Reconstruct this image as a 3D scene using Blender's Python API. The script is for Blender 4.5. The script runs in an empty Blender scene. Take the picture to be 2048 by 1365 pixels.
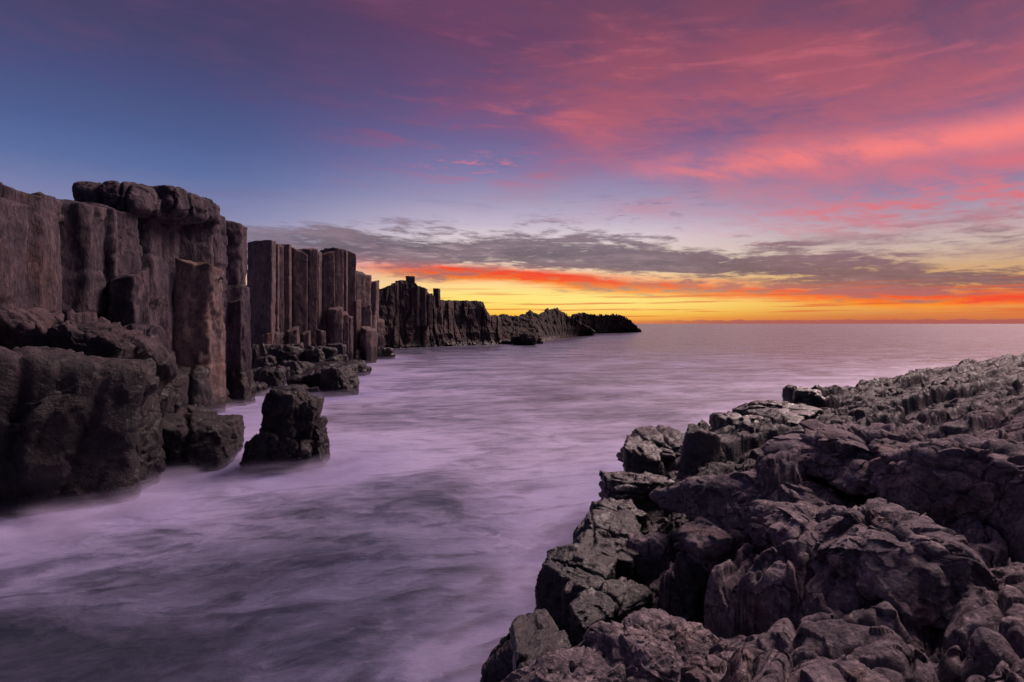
import bpy, bmesh, math, random
import numpy as np
from mathutils import Vector

# ------------------------------------------------------------------ camera, sky, light
SC = bpy.context.scene
COL = SC.collection
F, CXP, HZ, H = 1138.0, 1024.0, 648.0, 5.5      # focal length and horizon in photo pixels, eye height in metres
cam_d = bpy.data.cameras.new("camera")
cam = bpy.data.objects.new("camera", cam_d)
COL.objects.link(cam)
cam.location = (0, 0, H)
cam.rotation_euler = (math.pi / 2, 0, 0)
cam_d.sensor_width = 36.0
cam_d.lens = F / 2048 * 36.0
cam_d.shift_y = -(682.5 - HZ) / 2048
cam_d.clip_start = 0.05
cam_d.clip_end = 90000
SC.camera = cam
SC.view_settings.view_transform = 'Standard'
SC.view_settings.look = 'None'
SC.view_settings.exposure = 0.0
SC.view_settings.gamma = 1.0
SC.cycles.use_denoising = True
SC.cycles.max_bounces = 6
SC.cycles.diffuse_bounces = 3
SC.cycles.glossy_bounces = 3
SC.cycles.transparent_max_bounces = 24
SC.cycles.volume_bounces = 1

def lin(c):
    return tuple(((v / 255) / 12.92 if v / 255 <= 0.04045 else ((v / 255 + 0.055) / 1.055) ** 2.4) for v in c)


class E:
    """A float socket with arithmetic: builds Math nodes."""
    nt = None

    def __init__(self, s):
        self.s = s

    @staticmethod
    def m(op, *a, clamp=False):
        n = E.nt.nodes.new('ShaderNodeMath')
        n.operation = op
        n.use_clamp = clamp
        for i, x in enumerate(a):
            if isinstance(x, E):
                E.nt.links.new(x.s, n.inputs[i])
            else:
                n.inputs[i].default_value = float(x)
        return E(n.outputs[0])

    def __add__(s, o): return E.m('ADD', s, o)
    __radd__ = __add__
    def __sub__(s, o): return E.m('SUBTRACT', s, o)
    def __rsub__(s, o): return E.m('SUBTRACT', o, s)
    def __mul__(s, o): return E.m('MULTIPLY', s, o)
    __rmul__ = __mul__
    def __truediv__(s, o): return E.m('DIVIDE', s, o)
    def __rtruediv__(s, o): return E.m('DIVIDE', o, s)
    def __pow__(s, o): return E.m('POWER', s, o)


def sstep(a, b, x):
    n = E.nt.nodes.new('ShaderNodeMapRange')
    n.interpolation_type = 'SMOOTHSTEP'
    E.nt.links.new(x.s, n.inputs[0])
    n.inputs[1].default_value, n.inputs[2].default_value = a, b
    if a > b:
        n.inputs[1].default_value, n.inputs[2].default_value = b, a
        n.inputs[3].default_value, n.inputs[4].default_value = 1, 0
    return E(n.outputs[0])


def gauss(x):
    return E.m('EXPONENT', x * x * -1.0)


def ramp(x, stops, lo, hi, interp='EASE'):
    n = E.nt.nodes.new('ShaderNodeValToRGB')
    cr = n.color_ramp
    cr.interpolation = interp
    k = E.m('DIVIDE', x - lo, hi - lo, clamp=True)
    E.nt.links.new(k.s, n.inputs[0])
    while len(cr.elements) < len(stops):
        cr.elements.new(0.5)
    for e, (p, c) in zip(cr.elements, stops):
        e.position = (p - lo) / (hi - lo)
    for e, (p, c) in zip(cr.elements, stops):
        e.color = (*lin(c), 1) if isinstance(c, tuple) else (c, c, c, 1)
    return n.outputs[0]


def curve(x, stops, scale=20.0):
    lo, hi = stops[0][0], stops[-1][0]
    return E(ramp(x, [(p, v / scale) for p, v in stops], lo, hi, 'LINEAR')) * scale


def combine(x, y, z=0.0):
    n = E.nt.nodes.new('ShaderNodeCombineXYZ')
    for i, v in enumerate((x, y, z)):
        if isinstance(v, E):
            E.nt.links.new(v.s, n.inputs[i])
        else:
            n.inputs[i].default_value = v
    return n.outputs[0]


def noise(vec, scale=1.0, detail=5.0, rough=0.55, dist=0.0, kind=None):
    n = E.nt.nodes.new('ShaderNodeTexNoise')
    n.inputs['Scale'].default_value = scale
    n.inputs['Detail'].default_value = detail
    n.inputs['Roughness'].default_value = rough
    n.inputs['Distortion'].default_value = dist
    if kind:
        n.noise_type = kind
    E.nt.links.new(vec, n.inputs['Vector'])
    return E(n.outputs[0])


def cmix(f, a, b, mode='MIX'):
    n = E.nt.nodes.new('ShaderNodeMix')
    n.data_type = 'RGBA'
    n.blend_type = mode
    for sock, v in ((n.inputs[0], f), (n.inputs[6], a), (n.inputs[7], b)):
        if isinstance(v, E):
            E.nt.links.new(v.s, sock)
        elif isinstance(v, bpy.types.NodeSocket):
            E.nt.links.new(v, sock)
        elif isinstance(v, tuple):
            sock.default_value = (*v[:3], 1)
        else:
            sock.default_value = v
    return n.outputs[2]


# ---- sky: clear-air gradient by bearing and elevation, then cloud layers, all as functions of direction
world = bpy.data.worlds.new("World")
SC.world = world
world.use_nodes = True
nt = world.node_tree
nt.nodes.clear()
E.nt = nt
tc = nt.nodes.new('ShaderNodeTexCoord')
sep = nt.nodes.new('ShaderNodeSeparateXYZ')
nt.links.new(tc.outputs['Generated'], sep.inputs[0])
dx, dy, dz = (E(sep.outputs[i]) for i in range(3))
DEG = 180 / math.pi
az = E.m('ARCTAN2', dx, dy) * DEG
el = E.m('MAXIMUM', E.m('ARCSINE', dz) * DEG, 0.0)
ELM = 45.0
skyL = ramp(el, [(0, (228, 150, 95)), (2, (246, 196, 140)), (4, (222, 180, 165)), (5.5, (178, 142, 172)), (7.5, (150, 146, 182)),
                 (10, (124, 129, 172)), (13, (86, 106, 160)), (16, (70, 90, 144)), (20, (68, 74, 124)), (24, (68, 64, 106)),
                 (29, (72, 58, 96)), (45, (80, 66, 108))], 0, ELM, 'LINEAR')
skyM = ramp(el, [(0, (232, 120, 55)), (1, (255, 190, 40)), (2.4, (255, 226, 112)), (4, (255, 220, 150)), (6, (238, 218, 196)),
                 (8.5, (224, 207, 213)), (10, (196, 181, 203)), (12.5, (154, 145, 182)), (15, (126, 116, 166)), (18, (106, 93, 147)),
                 (22, (98, 74, 122)), (27, (94, 62, 104)), (45, (88, 70, 108))], 0, ELM, 'LINEAR')
skyR = ramp(el, [(0, (196, 100, 72)), (.7, (214, 126, 72)), (1.8, (240, 182, 92)), (3.0, (230, 180, 108)), (4.5, (210, 168, 126)),
                 (6.3, (208, 184, 172)), (8.5, (184, 160, 176)), (11, (150, 126, 162)), (14, (134, 104, 150)), (18, (116, 86, 128)),
                 (24, (96, 70, 108)), (29, (92, 64, 100)), (45, (88, 70, 108))], 0, ELM, 'LINEAR')
sky_c = cmix(sstep(-30, -2, az), skyL, skyM)
sky_c = cmix(sstep(6, 36, az), sky_c, skyR)

# coordinates for the cloud noise
wv = noise(combine(az * 0.06, el * 0.16), 1.0, 3.0)
lowv = combine(az * 0.10 + el * 0.10, el * 0.62 + az * 0.012 + wv * 0.8, 3.0)
n_low = noise(lowv, 1.0, 9.0, 0.62)
n_fine = noise(combine(az * 0.35 + el * 0.5, el * 1.9 - az * 0.05, 9.0), 1.0, 8.0, 0.65, 0.4)
inv = 1.0 / (dz + 0.10)
ca, sa = math.cos(math.radians(58)), math.sin(math.radians(58))
pa = (dx * sa + dy * ca) * inv          # along the high cloud streaks
pb = (dx * ca - dy * sa) * inv          # across them
n_hi = noise(combine(pa * 0.55, pb * 1.5, 1.0), 1.0, 8.0, 0.56, 0.35)
n_hi2 = noise(combine(pa * 1.7, pb * 4.2, 5.0), 1.0, 7.0, 0.6, 0.5)

# high pink cloud sheet
n_mid = noise(combine(az * 0.055 + el * 0.03, el * 0.17 - az * 0.012, 31.0), 1.0, 7.0, 0.58, 0.35)
az0 = 12.0 - (el - 15.0) * 1.35
region = sstep(-16, 9, az - az0 + (n_mid - 0.5) * 30) * sstep(10.0, 17.0, el + az * 0.06 + (n_mid - 0.5) * 6) * sstep(110, 60, az)
streak = noise(combine(pa * 0.9, pb * 6.0, 12.0), 1.0, 7.0, 0.62, 0.6)
pk = E.m('MULTIPLY', region, sstep(0.34, 0.66, n_mid * 0.5 + n_hi * 0.25 + n_hi2 * 0.25 + gauss((az - 20) / 18) * gauss((el - 22) / 7) * 0.08 + (streak - 0.5) * 0.20))
crimson = ramp(el, [(0, (225, 110, 110)), (12, (222, 98, 108)), (16, (198, 84, 102)), (20, (178, 74, 96)), (25, (152, 66, 92)), (30, (116, 60, 90)),
                    (45, (110, 64, 96))], 0, ELM, 'LINEAR')
sky_c = cmix(pk * 0.88, sky_c, crimson)
wisp = noise(combine(az * 0.11 - el * 0.10, el * 0.75 + az * 0.05, 41.0), 1.0, 8.0, 0.62, 0.5)
wm = gauss((el - 20) / 8.5) * sstep(-24, 2, az) * sstep(80, 50, az) * sstep(0.50, 0.70, wisp * 0.65 + n_mid * 0.35)
sky_c = cmix(wm * 0.62, sky_c, lin((206, 84, 104)))
wd_ = gauss((el - 19) / 7.0) * sstep(-14, 6, az) * sstep(80, 50, az) * sstep(0.47, 0.30, wisp * 0.6 + n_mid * 0.4)
sky_c = cmix(wd_ * 0.55, sky_c, lin((98, 84, 138)))
# the coral band and lower mottled streaks at the right
warp = (n_hi - 0.5) * 5.0 + (n_hi2 - 0.5) * 2.0
band = gauss((el - 14.6 + warp * 0.45) / 1.25) * sstep(7, 22, az) * sstep(80, 48, az) * sstep(0.34, 0.56, n_hi2 * 0.4 + n_low * 0.1 + n_hi * 0.5)
sky_c = cmix(band, sky_c, lin((246, 104, 104)))
band2 = gauss((el - 10.0 - (az - 40) * 0.03 + warp * 0.35) / 1.7) * sstep(14, 38, az) * sstep(90, 50, az) * sstep(0.40, 0.60, n_hi2 * 0.6 + n_fine * 0.4)
sky_c = cmix(band2 * 0.95, sky_c, lin((232, 96, 104)))
band3 = gauss((el - 12.4 + warp * 0.35) / 0.8) * sstep(24, 40, az) * sstep(90, 50, az) * sstep(0.40, 0.62, n_hi)
sky_c = cmix(band3 * 0.7, sky_c, lin((224, 86, 100)))
lw = sstep(0.46, 0.72, n_mid * 0.6 + wisp * 0.4) * sstep(14, 22, el) * sstep(10, -20, az)
sky_c = cmix(lw * 0.5, sky_c, lin((104, 72, 112)))
# small pink flecks near the middle
flk = gauss((el - 15.6) / 1.0) * gauss((az + 3) / 5.0) * sstep(0.52, 0.66, n_fine)
sky_c = cmix(flk * 0.8, sky_c, lin((216, 110, 136)))
# thin grey wisps over the pale gap
wsp = gauss((el - 11.0 - az * 0.02) / 1.6) * gauss((az - 13) / 9) * sstep(0.50, 0.72, n_fine)
sky_c = cmix(wsp * 0.75, sky_c, lin((128, 116, 152)))
wspl = sstep(13.5, 11.0, el) * sstep(7.0, 9.0, el) * sstep(0.52, 0.75, n_low) * sstep(10, -8, az)
sky_c = cmix(wspl * 0.45, sky_c, lin((112, 106, 146)))
# orange-lit underside of the low deck
co = curve(az, [(-40, 5.9), (-25, 5.9), (-13.5, 5.4), (-2, 4.9), (4, 4.45), (9, 3.85), (22, 2.9), (38, 1.9), (60, 1.2)])
eo = (el - co + (n_low - 0.5) * 2.2) / 0.72
org = gauss(eo) * sstep(-22, -4, az) * sstep(60, 36, az)
orc = cmix(sstep(0.40, 0.66, n_fine * 0.5 + n_low * 0.5 - (el - co) * 0.10), lin((242, 78, 52)), lin((255, 150, 30)))
sky_c = cmix(E.m('MULTIPLY', org, 1.25, clamp=True), sky_c, orc)
# the low dark deck
wisp_ = noise(combine(az * 0.05 + el * 0.10, el * 1.1 + az * 0.02, 51.0), 1.0, 7.0, 0.58, 0.5)
cd = curve(az, [(-45, 7.8), (-24, 7.6), (-12, 7.3), (0, 7.1), (10, 6.5), (20, 5.5), (30, 4.2), (40, 3.4), (70, 3.0)])
wd = curve(az, [(-45, .5), (-30, 1.2), (-20, 2.0), (-10, 2.4), (0, 2.7), (10, 2.75), (20, 2.6), (30, 2.0), (40, 1.5), (70, 1.0)])
env = 1.0 - E.m('ABSOLUTE', el - cd) / wd
deck = sstep(-0.05, 0.42, env * 0.62 + (n_low - 0.5) * 2.4 + (n_fine - 0.5) * 1.5)
deck = deck * sstep(-46, -14, az) * E.m('SUBTRACT', 1.0, sstep(0.52, 0.72, n_fine * 0.6 + wisp_ * 0.4) * 0.6) * sstep(-0.75, -0.1, env)
dkc = cmix(sstep(0.36, 0.66, n_fine * 0.35 + n_low * 0.65), lin((76, 68, 86)), lin((140, 116, 128)))
dkc = cmix(sstep(10, 34, az) * 0.45, dkc, lin((150, 100, 96)))
dkc = cmix(gauss((el - cd + wd * 0.75) / 0.7) * sstep(-30, -5, az) * 0.42, dkc, lin((214, 84, 86)))
sky_c = cmix(deck * 0.92, sky_c, dkc)
# grey-mauve patches above the deck at the far right
deck2 = gauss((el - 6.8 - (az - 40) * 0.03) / 1.9) * sstep(18, 38, az) * sstep(0.40, 0.60, n_fine * 0.5 + n_low * 0.5)
sky_c = cmix(deck2 * 0.8, sky_c, lin((132, 100, 116)))
# the brightest glow, just right of the far headland
glw = gauss((az - 9) / 13.0) * gauss((el - 2.0) / 1.3)
sky_c = cmix(glw * 0.5, sky_c, lin((255, 236, 150)))
# thin bars close to the horizon and the distant bank
bars = noise(combine(az * 0.085, el * 3.2, 21.0), 1.0, 6.0, 0.55)
bar = sstep(0.53, 0.64, bars) * sstep(4.6, 2.0, el) * sstep(0.25, 0.6, el)
sky_c = cmix(bar * 0.7, sky_c, lin((222, 104, 56)))
bank = sstep(0.05, -0.05, el - 0.34 - (noise(combine(az * 0.9, 0.0, 4.0), 1.0, 6.0) - 0.5) * 0.45) * sstep(8, 22, az)
sky_c = cmix(E.m('MAXIMUM', bank * 0.8, gauss(el / 0.22) * 0.35), sky_c, lin((166, 92, 92)))
# the unseen sky behind the camera: even dusk mauve
back = sstep(62, 120, E.m('ABSOLUTE', az))
sky_c = cmix(back, sky_c, lin((84, 82, 118)))
sky_c = cmix(sstep(32, 70, el), sky_c, lin((88, 72, 104)))
hs = nt.nodes.new('ShaderNodeHueSaturation')
E.nt.links.new((1.0 - sstep(6, 13, el) * (sstep(-25, 10, az) * 0.05 + 0.06)).s, hs.inputs['Saturation'])
nt.links.new(sky_c, hs.inputs['Color'])
sky_c = hs.outputs[0]
bg = nt.nodes.new('ShaderNodeBackground')
bg.inputs['Strength'].default_value = 1.0
nt.links.new(sky_c, bg.inputs[0])
wo = nt.nodes.new('ShaderNodeOutputWorld')
nt.links.new(bg.outputs[0], wo.inputs[0])
world.cycles.sampling_method = 'MANUAL'
world.cycles.sample_map_resolution = 1024

# sun lamp standing in for overhead pink cloud light: high, wide, from the right
SUN_AZ, SUN_EL = 52.0, 45.0
sl = bpy.data.lights.new("sun", 'SUN')
sl.energy = 4.9
sl.angle = math.radians(30)
sl.color = (1.0, 0.72, 0.70)
sun = bpy.data.objects.new("sun", sl)
COL.objects.link(sun)
sd = Vector((math.sin(math.radians(SUN_AZ)) * math.cos(math.radians(SUN_EL)),
             math.cos(math.radians(SUN_AZ)) * math.cos(math.radians(SUN_EL)), math.sin(math.radians(SUN_EL))))
sun.rotation_euler = sd.to_track_quat('Z', 'Y').to_euler()
sun.location = (30, 30, 40)

# ------------------------------------------------------------------ numpy noise
def hash3(i, j, k, seed=0):
    h = (i.astype(np.int64) * 374761393 + j.astype(np.int64) * 668265263 + k.astype(np.int64) * 2147483647 + seed * 1274126177) & 0xFFFFFFFF
    h = ((h ^ (h >> 13)) * 1274126177) & 0xFFFFFFFF
    h = ((h ^ (h >> 16)) * 2246822519) & 0xFFFFFFFF
    h = h ^ (h >> 15)
    return (h & 0xFFFFFF).astype(np.float32) / 16777215.0


def vnoise(p, seed=0):
    """Value noise in [-1, 1]; p is (n, 3)."""
    i = np.floor(p).astype(np.int64)
    f = (p - i).astype(np.float32)
    u = f * f * f * (f * (f * 6 - 15) + 10)
    r = 0
    for a in (0, 1):
        wx = u[:, 0] if a else 1 - u[:, 0]
        for b in (0, 1):
            wy = u[:, 1] if b else 1 - u[:, 1]
            for c in (0, 1):
                wz = u[:, 2] if c else 1 - u[:, 2]
                r = r + wx * wy * wz * hash3(i[:, 0] + a, i[:, 1] + b, i[:, 2] + c, seed)
    return r * 2 - 1


def fbm(p, octaves=4, seed=0, gain=0.5, lac=2.03):
    a, s, t = 1.0, 0, 0
    q = np.asarray(p, dtype=np.float64)
    for o in range(octaves):
        s = s + a * vnoise(q, seed + o * 17)
        t += a
        a *= gain
        q = q * lac + 13.7
    return s / t


def ridged(p, octaves=4, seed=0, gain=0.5):
    a, s, t = 1.0, 0, 0
    q = np.asarray(p, dtype=np.float64)
    for o in range(octaves):
        s = s + a * (1 - np.abs(vnoise(q, seed + o * 31)))
        t += a
        a *= gain
        q = q * 2.07 + 5.3
    return s / t


def voronoi2(x, y, seed=0, jitter=0.9):
    """F1, edge distance (F2-F1)/2, cell centre and cell hashes."""
    ix, iy = np.floor(x).astype(np.int64), np.floor(y).astype(np.int64)
    z = np.zeros_like(ix)
    f1 = np.full(x.shape, 9.0); f2 = np.full(x.shape, 9.0)
    cx = np.zeros(x.shape); cy = np.zeros(x.shape)
    ci = np.zeros(x.shape, dtype=np.int64); cj = np.zeros(x.shape, dtype=np.int64)
    for a in (-1, 0, 1):
        for b in (-1, 0, 1):
            i, j = ix + a, iy + b
            px = i + 0.5 + jitter * (hash3(i, j, z, seed) - 0.5)
            py = j + 0.5 + jitter * (hash3(i, j, z + 1, seed) - 0.5)
            d = np.hypot(px - x, py - y)
            n = d < f1
            f2 = np.where(n, f1, np.minimum(f2, d))
            f1 = np.where(n, d, f1)
            cx = np.where(n, px, cx); cy = np.where(n, py, cy)
            ci = np.where(n, i, ci); cj = np.where(n, j, cj)
    return f1, (f2 - f1) / 2, cx, cy, [hash3(ci, cj, z + 2 + q, seed) for q in range(4)]


def chips(p, scale, seed=0, jitter=0.95):
    """Broken facets: in each cell of a 3-D Voronoi pattern a plane of its own tilt. Returns a height in cell units."""
    q = p * scale
    i0 = np.floor(q).astype(np.int64)
    f1 = np.full(len(q), 9.0)
    best = np.zeros((len(q), 3)); bid = np.zeros((len(q), 3), np.int64)
    for a in (-1, 0, 1):
        for b in (-1, 0, 1):
            for c in (-1, 0, 1):
                i, j, k = i0[:, 0] + a, i0[:, 1] + b, i0[:, 2] + c
                ctr = np.stack([i + .5 + jitter * (hash3(i, j, k, seed) - .5), j + .5 + jitter * (hash3(i, j, k, seed + 1) - .5),
                                k + .5 + jitter * (hash3(i, j, k, seed + 2) - .5)], 1)
                d = ((ctr - q) ** 2).sum(1)
                n = d < f1
                f1 = np.where(n, d, f1)
                best[n] = ctr[n]
                bid[n] = np.stack([i, j, k], 1)[n]
    h = [hash3(bid[:, 0], bid[:, 1], bid[:, 2], seed + 5 + e) - 0.5 for e in range(4)]
    t = q - best
    return (t[:, 0] * h[0] + t[:, 1] * h[1] + t[:, 2] * h[2]) * 1.5 + h[3] * 0.55


def smooth(a, b, x):
    t = np.clip((x - a) / (b - a), 0, 1)
    return t * t * (3 - 2 * t)


# ------------------------------------------------------------------ meshes and names
def mesh_np(name, verts, faces, mat, smooth_shade=True, attrs=None):
    """verts (n,3); faces list of arrays (k,3) or (k,4)."""
    me = bpy.data.meshes.new(name)
    verts = np.ascontiguousarray(verts, dtype=np.float32)
    me.vertices.add(len(verts))
    me.vertices.foreach_set('co', verts.ravel())
    if not isinstance(faces, list):
        faces = [faces]
    sizes = np.concatenate([np.full(len(f), f.shape[1], dtype=np.int32) for f in faces])
    idx = np.concatenate([np.asarray(f, dtype=np.int32).ravel() for f in faces])
    me.loops.add(len(idx))
    me.loops.foreach_set('vertex_index', idx)
    me.polygons.add(len(sizes))
    starts = np.concatenate([[0], np.cumsum(sizes)[:-1]]).astype(np.int32)
    me.polygons.foreach_set('loop_start', starts)
    me.polygons.foreach_set('loop_total', sizes)
    me.polygons.foreach_set('use_smooth', np.full(len(sizes), smooth_shade, dtype=bool))
    for k, v in (attrs or {}).items():
        at = me.attributes.new(k, 'FLOAT', 'POINT')
        at.data.foreach_set('value', np.ascontiguousarray(v, dtype=np.float32))
    me.update(calc_edges=True)
    me.validate()
    if mat:
        me.materials.append(mat)
    return me


def link(name, me, parent=None, loc=(0, 0, 0)):
    o = bpy.data.objects.new(name, me)
    COL.objects.link(o)
    o.location = loc
    if parent:
        o.parent = parent
    return o


def tag(o, label=None, cat=None, group=None, kind=None):
    for k, v in (('label', label), ('category', cat), ('group', group), ('kind', kind)):
        if v:
            o[k] = v
    return o


def thing(name, label, cat, loc, group=None):
    o = bpy.data.objects.new(name, None)
    COL.objects.link(o)
    o.location = loc
    return tag(o, label, cat, group)


def at(px, py, d):
    return np.array([(px - CXP) / F * d, d, H - (py - HZ) / F * d])


def sea_depth(py, z=0.0):
    return F * (H - z) / (py - HZ)


_ico = {}
def ico(sub):
    if sub not in _ico:
        bm = bmesh.new()
        bmesh.ops.create_icosphere(bm, subdivisions=sub, radius=1.0)
        v = np.array([x.co[:] for x in bm.verts])
        f = np.array([[q.index for q in x.verts] for x in bm.faces])
        bm.free()
        _ico[sub] = (v / np.linalg.norm(v, axis=1)[:, None], f)
    return _ico[sub]


def rotz(v, a):
    c, s = math.cos(a), math.sin(a)
    return np.stack([v[:, 0] * c - v[:, 1] * s, v[:, 0] * s + v[:, 1] * c, v[:, 2]], 1)


def rock_shape(size, seed, sub=5, sharp=14, cuts=9, rough=0.06, layer=0.0, cracks=2, crack_depth=0.08, rot=0.0, tilt=(0, 0), flat=0.0,
               boxy=0.8, lumps=0.12, taper=0.0, furrows=(0, 0), fur_depth=0.05, fur_dir=None, chip=0.10, chip_n=3.0):
    """A joint-bounded block: the smooth intersection of tilted planes, weathered by noise, split by grooves.
    size: full extents in metres. Returns verts round (0, 0, 0) and faces."""
    r = np.random.RandomState(seed)
    d, f = ico(sub)
    N, D = [], []
    for ax in range(3):
        for sg in (-1, 1):
            n = np.zeros(3); n[ax] = sg
            n += r.normal(0, 0.13, 3) * (1.3 - boxy)
            if taper and ax < 2:
                n[2] += taper
            N.append(n / np.linalg.norm(n)); D.append(r.uniform(0.86, 1.0))
    for _ in range(cuts):
        n = r.normal(0, 1, 3); n[2] *= 0.8
        n /= np.linalg.norm(n)
        N.append(n); D.append(r.uniform(0.86, 1.14) * (0.82 + 0.42 * (np.abs(n).sum() - 1) / 0.73))
    N, D = np.array(N), np.array(D)
    q = np.maximum(d @ N.T, 0) / D
    rad = (q ** sharp).sum(1) ** (-1.0 / sharp)
    v = d * rad[:, None] * (np.array(size) / 2)
    # tilt
    for ax, a in ((0, tilt[0]), (1, tilt[1])):
        if a:
            c, s = math.cos(a), math.sin(a)
            o = [1, 2] if ax == 0 else [2, 0]
            x, y = v[:, o[0]].copy(), v[:, o[1]].copy()
            v[:, o[0]], v[:, o[1]] = x * c - y * s, x * s + y * c
    v = rotz(v, rot)
    m = float(np.mean(size))
    nd = v / np.maximum(np.linalg.norm(v, axis=1), 1e-6)[:, None]
    off = r.uniform(-50, 50, 3)
    p = v + off
    if lumps:
        v = v + nd * (fbm(p * (1.6 / m), 3, seed) * lumps * m)[:, None]
    if chip:
        pw = p + fbm(p * (2.2 / m), 3, seed + 81)[:, None] * 0.10 * m
        v = v + nd * (chips(pw, chip_n / m, seed + 82) * chip * m * 0.8 + chips(pw, chip_n * 2.7 / m, seed + 85) * chip * m * 0.28)[:, None]
    if layer:
        zz = p[:, 2] + 0.10 * m * fbm(p * (1.2 / m), 2, seed + 5) + p[:, 0] * 0.15
        st = zz / layer
        fr = st - np.floor(st)
        g = np.minimum(fr, 1 - fr)
        hz = (hash3(np.floor(st + 0.5).astype(np.int64), np.zeros(len(v), np.int64), np.zeros(len(v), np.int64), seed) > 0.45)
        v = v - nd * (np.exp(-(g / 0.09) ** 2) * hz * layer * 0.28)[:, None]
        v = v + nd * ((hash3(np.floor(st).astype(np.int64), np.zeros(len(v), np.int64), np.zeros(len(v), np.int64), seed + 3) - 0.5) * layer * 0.25)[:, None]
    for _ in range(cracks):
        n = r.normal(0, 1, 3); n[2] *= 0.35
        n /= np.linalg.norm(n)
        o = r.uniform(-0.28, 0.28) * m
        t = p - off
        dist = t @ n - o + 0.07 * m * fbm(p * (2.5 / m), 3, seed + 40)
        w = 0.022 * m * r.uniform(0.6, 1.5)
        v = v - nd * (np.exp(-np.abs(dist / w) ** 1.5) * crack_depth * m * r.uniform(0.5, 1.1))[:, None]
        v = v + nd * (np.where(dist > 0, 1, -1) * smooth(0, 3 * w, np.abs(dist)) * 0.012 * m * r.uniform(-1, 1))[:, None]
    if furrows[0] or furrows[1]:
        fa = r.uniform(0, np.pi) if fur_dir is None else fur_dir
        t = p - off
        wob = 0.06 * m * fbm(p * (1.6 / m), 3, seed + 60) + 0.02 * m * fbm(p * (6.0 / m), 3, seed + 61)
        for fam, (k, aa) in enumerate(zip(furrows, (fa, fa + 1.45))):
            if not k:
                continue
            n = np.array([np.cos(aa), np.sin(aa), r.uniform(-0.25, 0.25)])
            ext = float(np.abs(t @ n).max())
            offs = np.linspace(-1, 1, k + 2)[1:-1] * ext * 0.85 + r.normal(0, 0.08 * ext, k)
            for o in offs:
                dist = np.abs(t @ n - o + wob)
                if fam:
                    part = smooth(-0.25, 0.05, fbm(p * (1.1 / m), 2, seed + 70 + int(abs(o) * 97) % 50))
                else:
                    part = 1.0
                dp = fur_depth * m * r.uniform(0.5, 1.2)
                v = v - nd * (part * dp * (0.62 * np.exp(-dist / (0.016 * m)) + 0.5 * np.exp(-(dist / (0.075 * m)) ** 2)))[:, None]
    if rough:
        v = v + nd * ((ridged(p * (3.2 / m), 5, seed + 9, 0.55) - 0.62) * rough * m)[:, None]
        v = v + nd * (fbm(p * (11.0 / m), 4, seed + 21, 0.6) * rough * 0.30 * m)[:, None]
    return v, f


ROCKS = []                     # (x, y, radius, z) of every rock that meets the sea, for the foam round it


def rock(name, label, cat, mat, base, size, seed, group=None, wetfoot=False, parent=None, **kw):
    """A rock thing whose lowest point stands at base (x, y, z)."""
    v, f = rock_shape(size, seed, **kw)
    v[:, 2] += size[2] / 2
    me = mesh_np(name, v, f, mat)
    o = link(name, me, parent, tuple(base))
    if parent is None:
        tag(o, label, cat, group)
    if wetfoot:
        ROCKS.append((base[0], base[1], max(size[0], size[1]) / 2, size[2]))
    return o

# ------------------------------------------------------------------ materials
def new_mat(name):
    m = bpy.data.materials.new(name)
    m.use_nodes = True
    m.node_tree.nodes.clear()
    E.nt = m.node_tree
    out = E.nt.nodes.new('ShaderNodeOutputMaterial')
    b = E.nt.nodes.new('ShaderNodeBsdfPrincipled')
    E.nt.links.new(b.outputs[0], out.inputs[0])
    return m, b, out


def setin(b, k, v):
    s = b.inputs[k]
    if isinstance(v, E):
        E.nt.links.new(v.s, s)
    elif isinstance(v, bpy.types.NodeSocket):
        E.nt.links.new(v, s)
    elif isinstance(v, tuple):
        s.default_value = (*v, 1) if len(v) == 3 and s.type == 'RGBA' else v
    else:
        s.default_value = v


def world_pos():
    g = E.nt.nodes.new('ShaderNodeNewGeometry')
    s = E.nt.nodes.new('ShaderNodeSeparateXYZ')
    E.nt.links.new(g.outputs['Position'], s.inputs[0])
    return g.outputs['Position'], E(s.outputs[0]), E(s.outputs[1]), E(s.outputs[2])


def bump(h, strength, dist):
    n = E.nt.nodes.new('ShaderNodeBump')
    n.inputs['Strength'].default_value = strength
    n.inputs['Distance'].default_value = dist
    E.nt.links.new(h.s, n.inputs['Height'])
    return n.outputs[0]


def scaled(vec, sx, sy, sz):
    n = E.nt.nodes.new('ShaderNodeMapping')
    E.nt.links.new(vec, n.inputs[0])
    n.inputs['Scale'].default_value = (sx, sy, sz)
    return n.outputs[0]


def voro(vec, scale, feature='DISTANCE_TO_EDGE', rnd=1.0):
    n = E.nt.nodes.new('ShaderNodeTexVoronoi')
    n.feature = feature
    n.inputs['Scale'].default_value = scale
    n.inputs['Randomness'].default_value = rnd
    E.nt.links.new(vec, n.inputs['Vector'])
    return E(n.outputs['Distance'])


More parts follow.
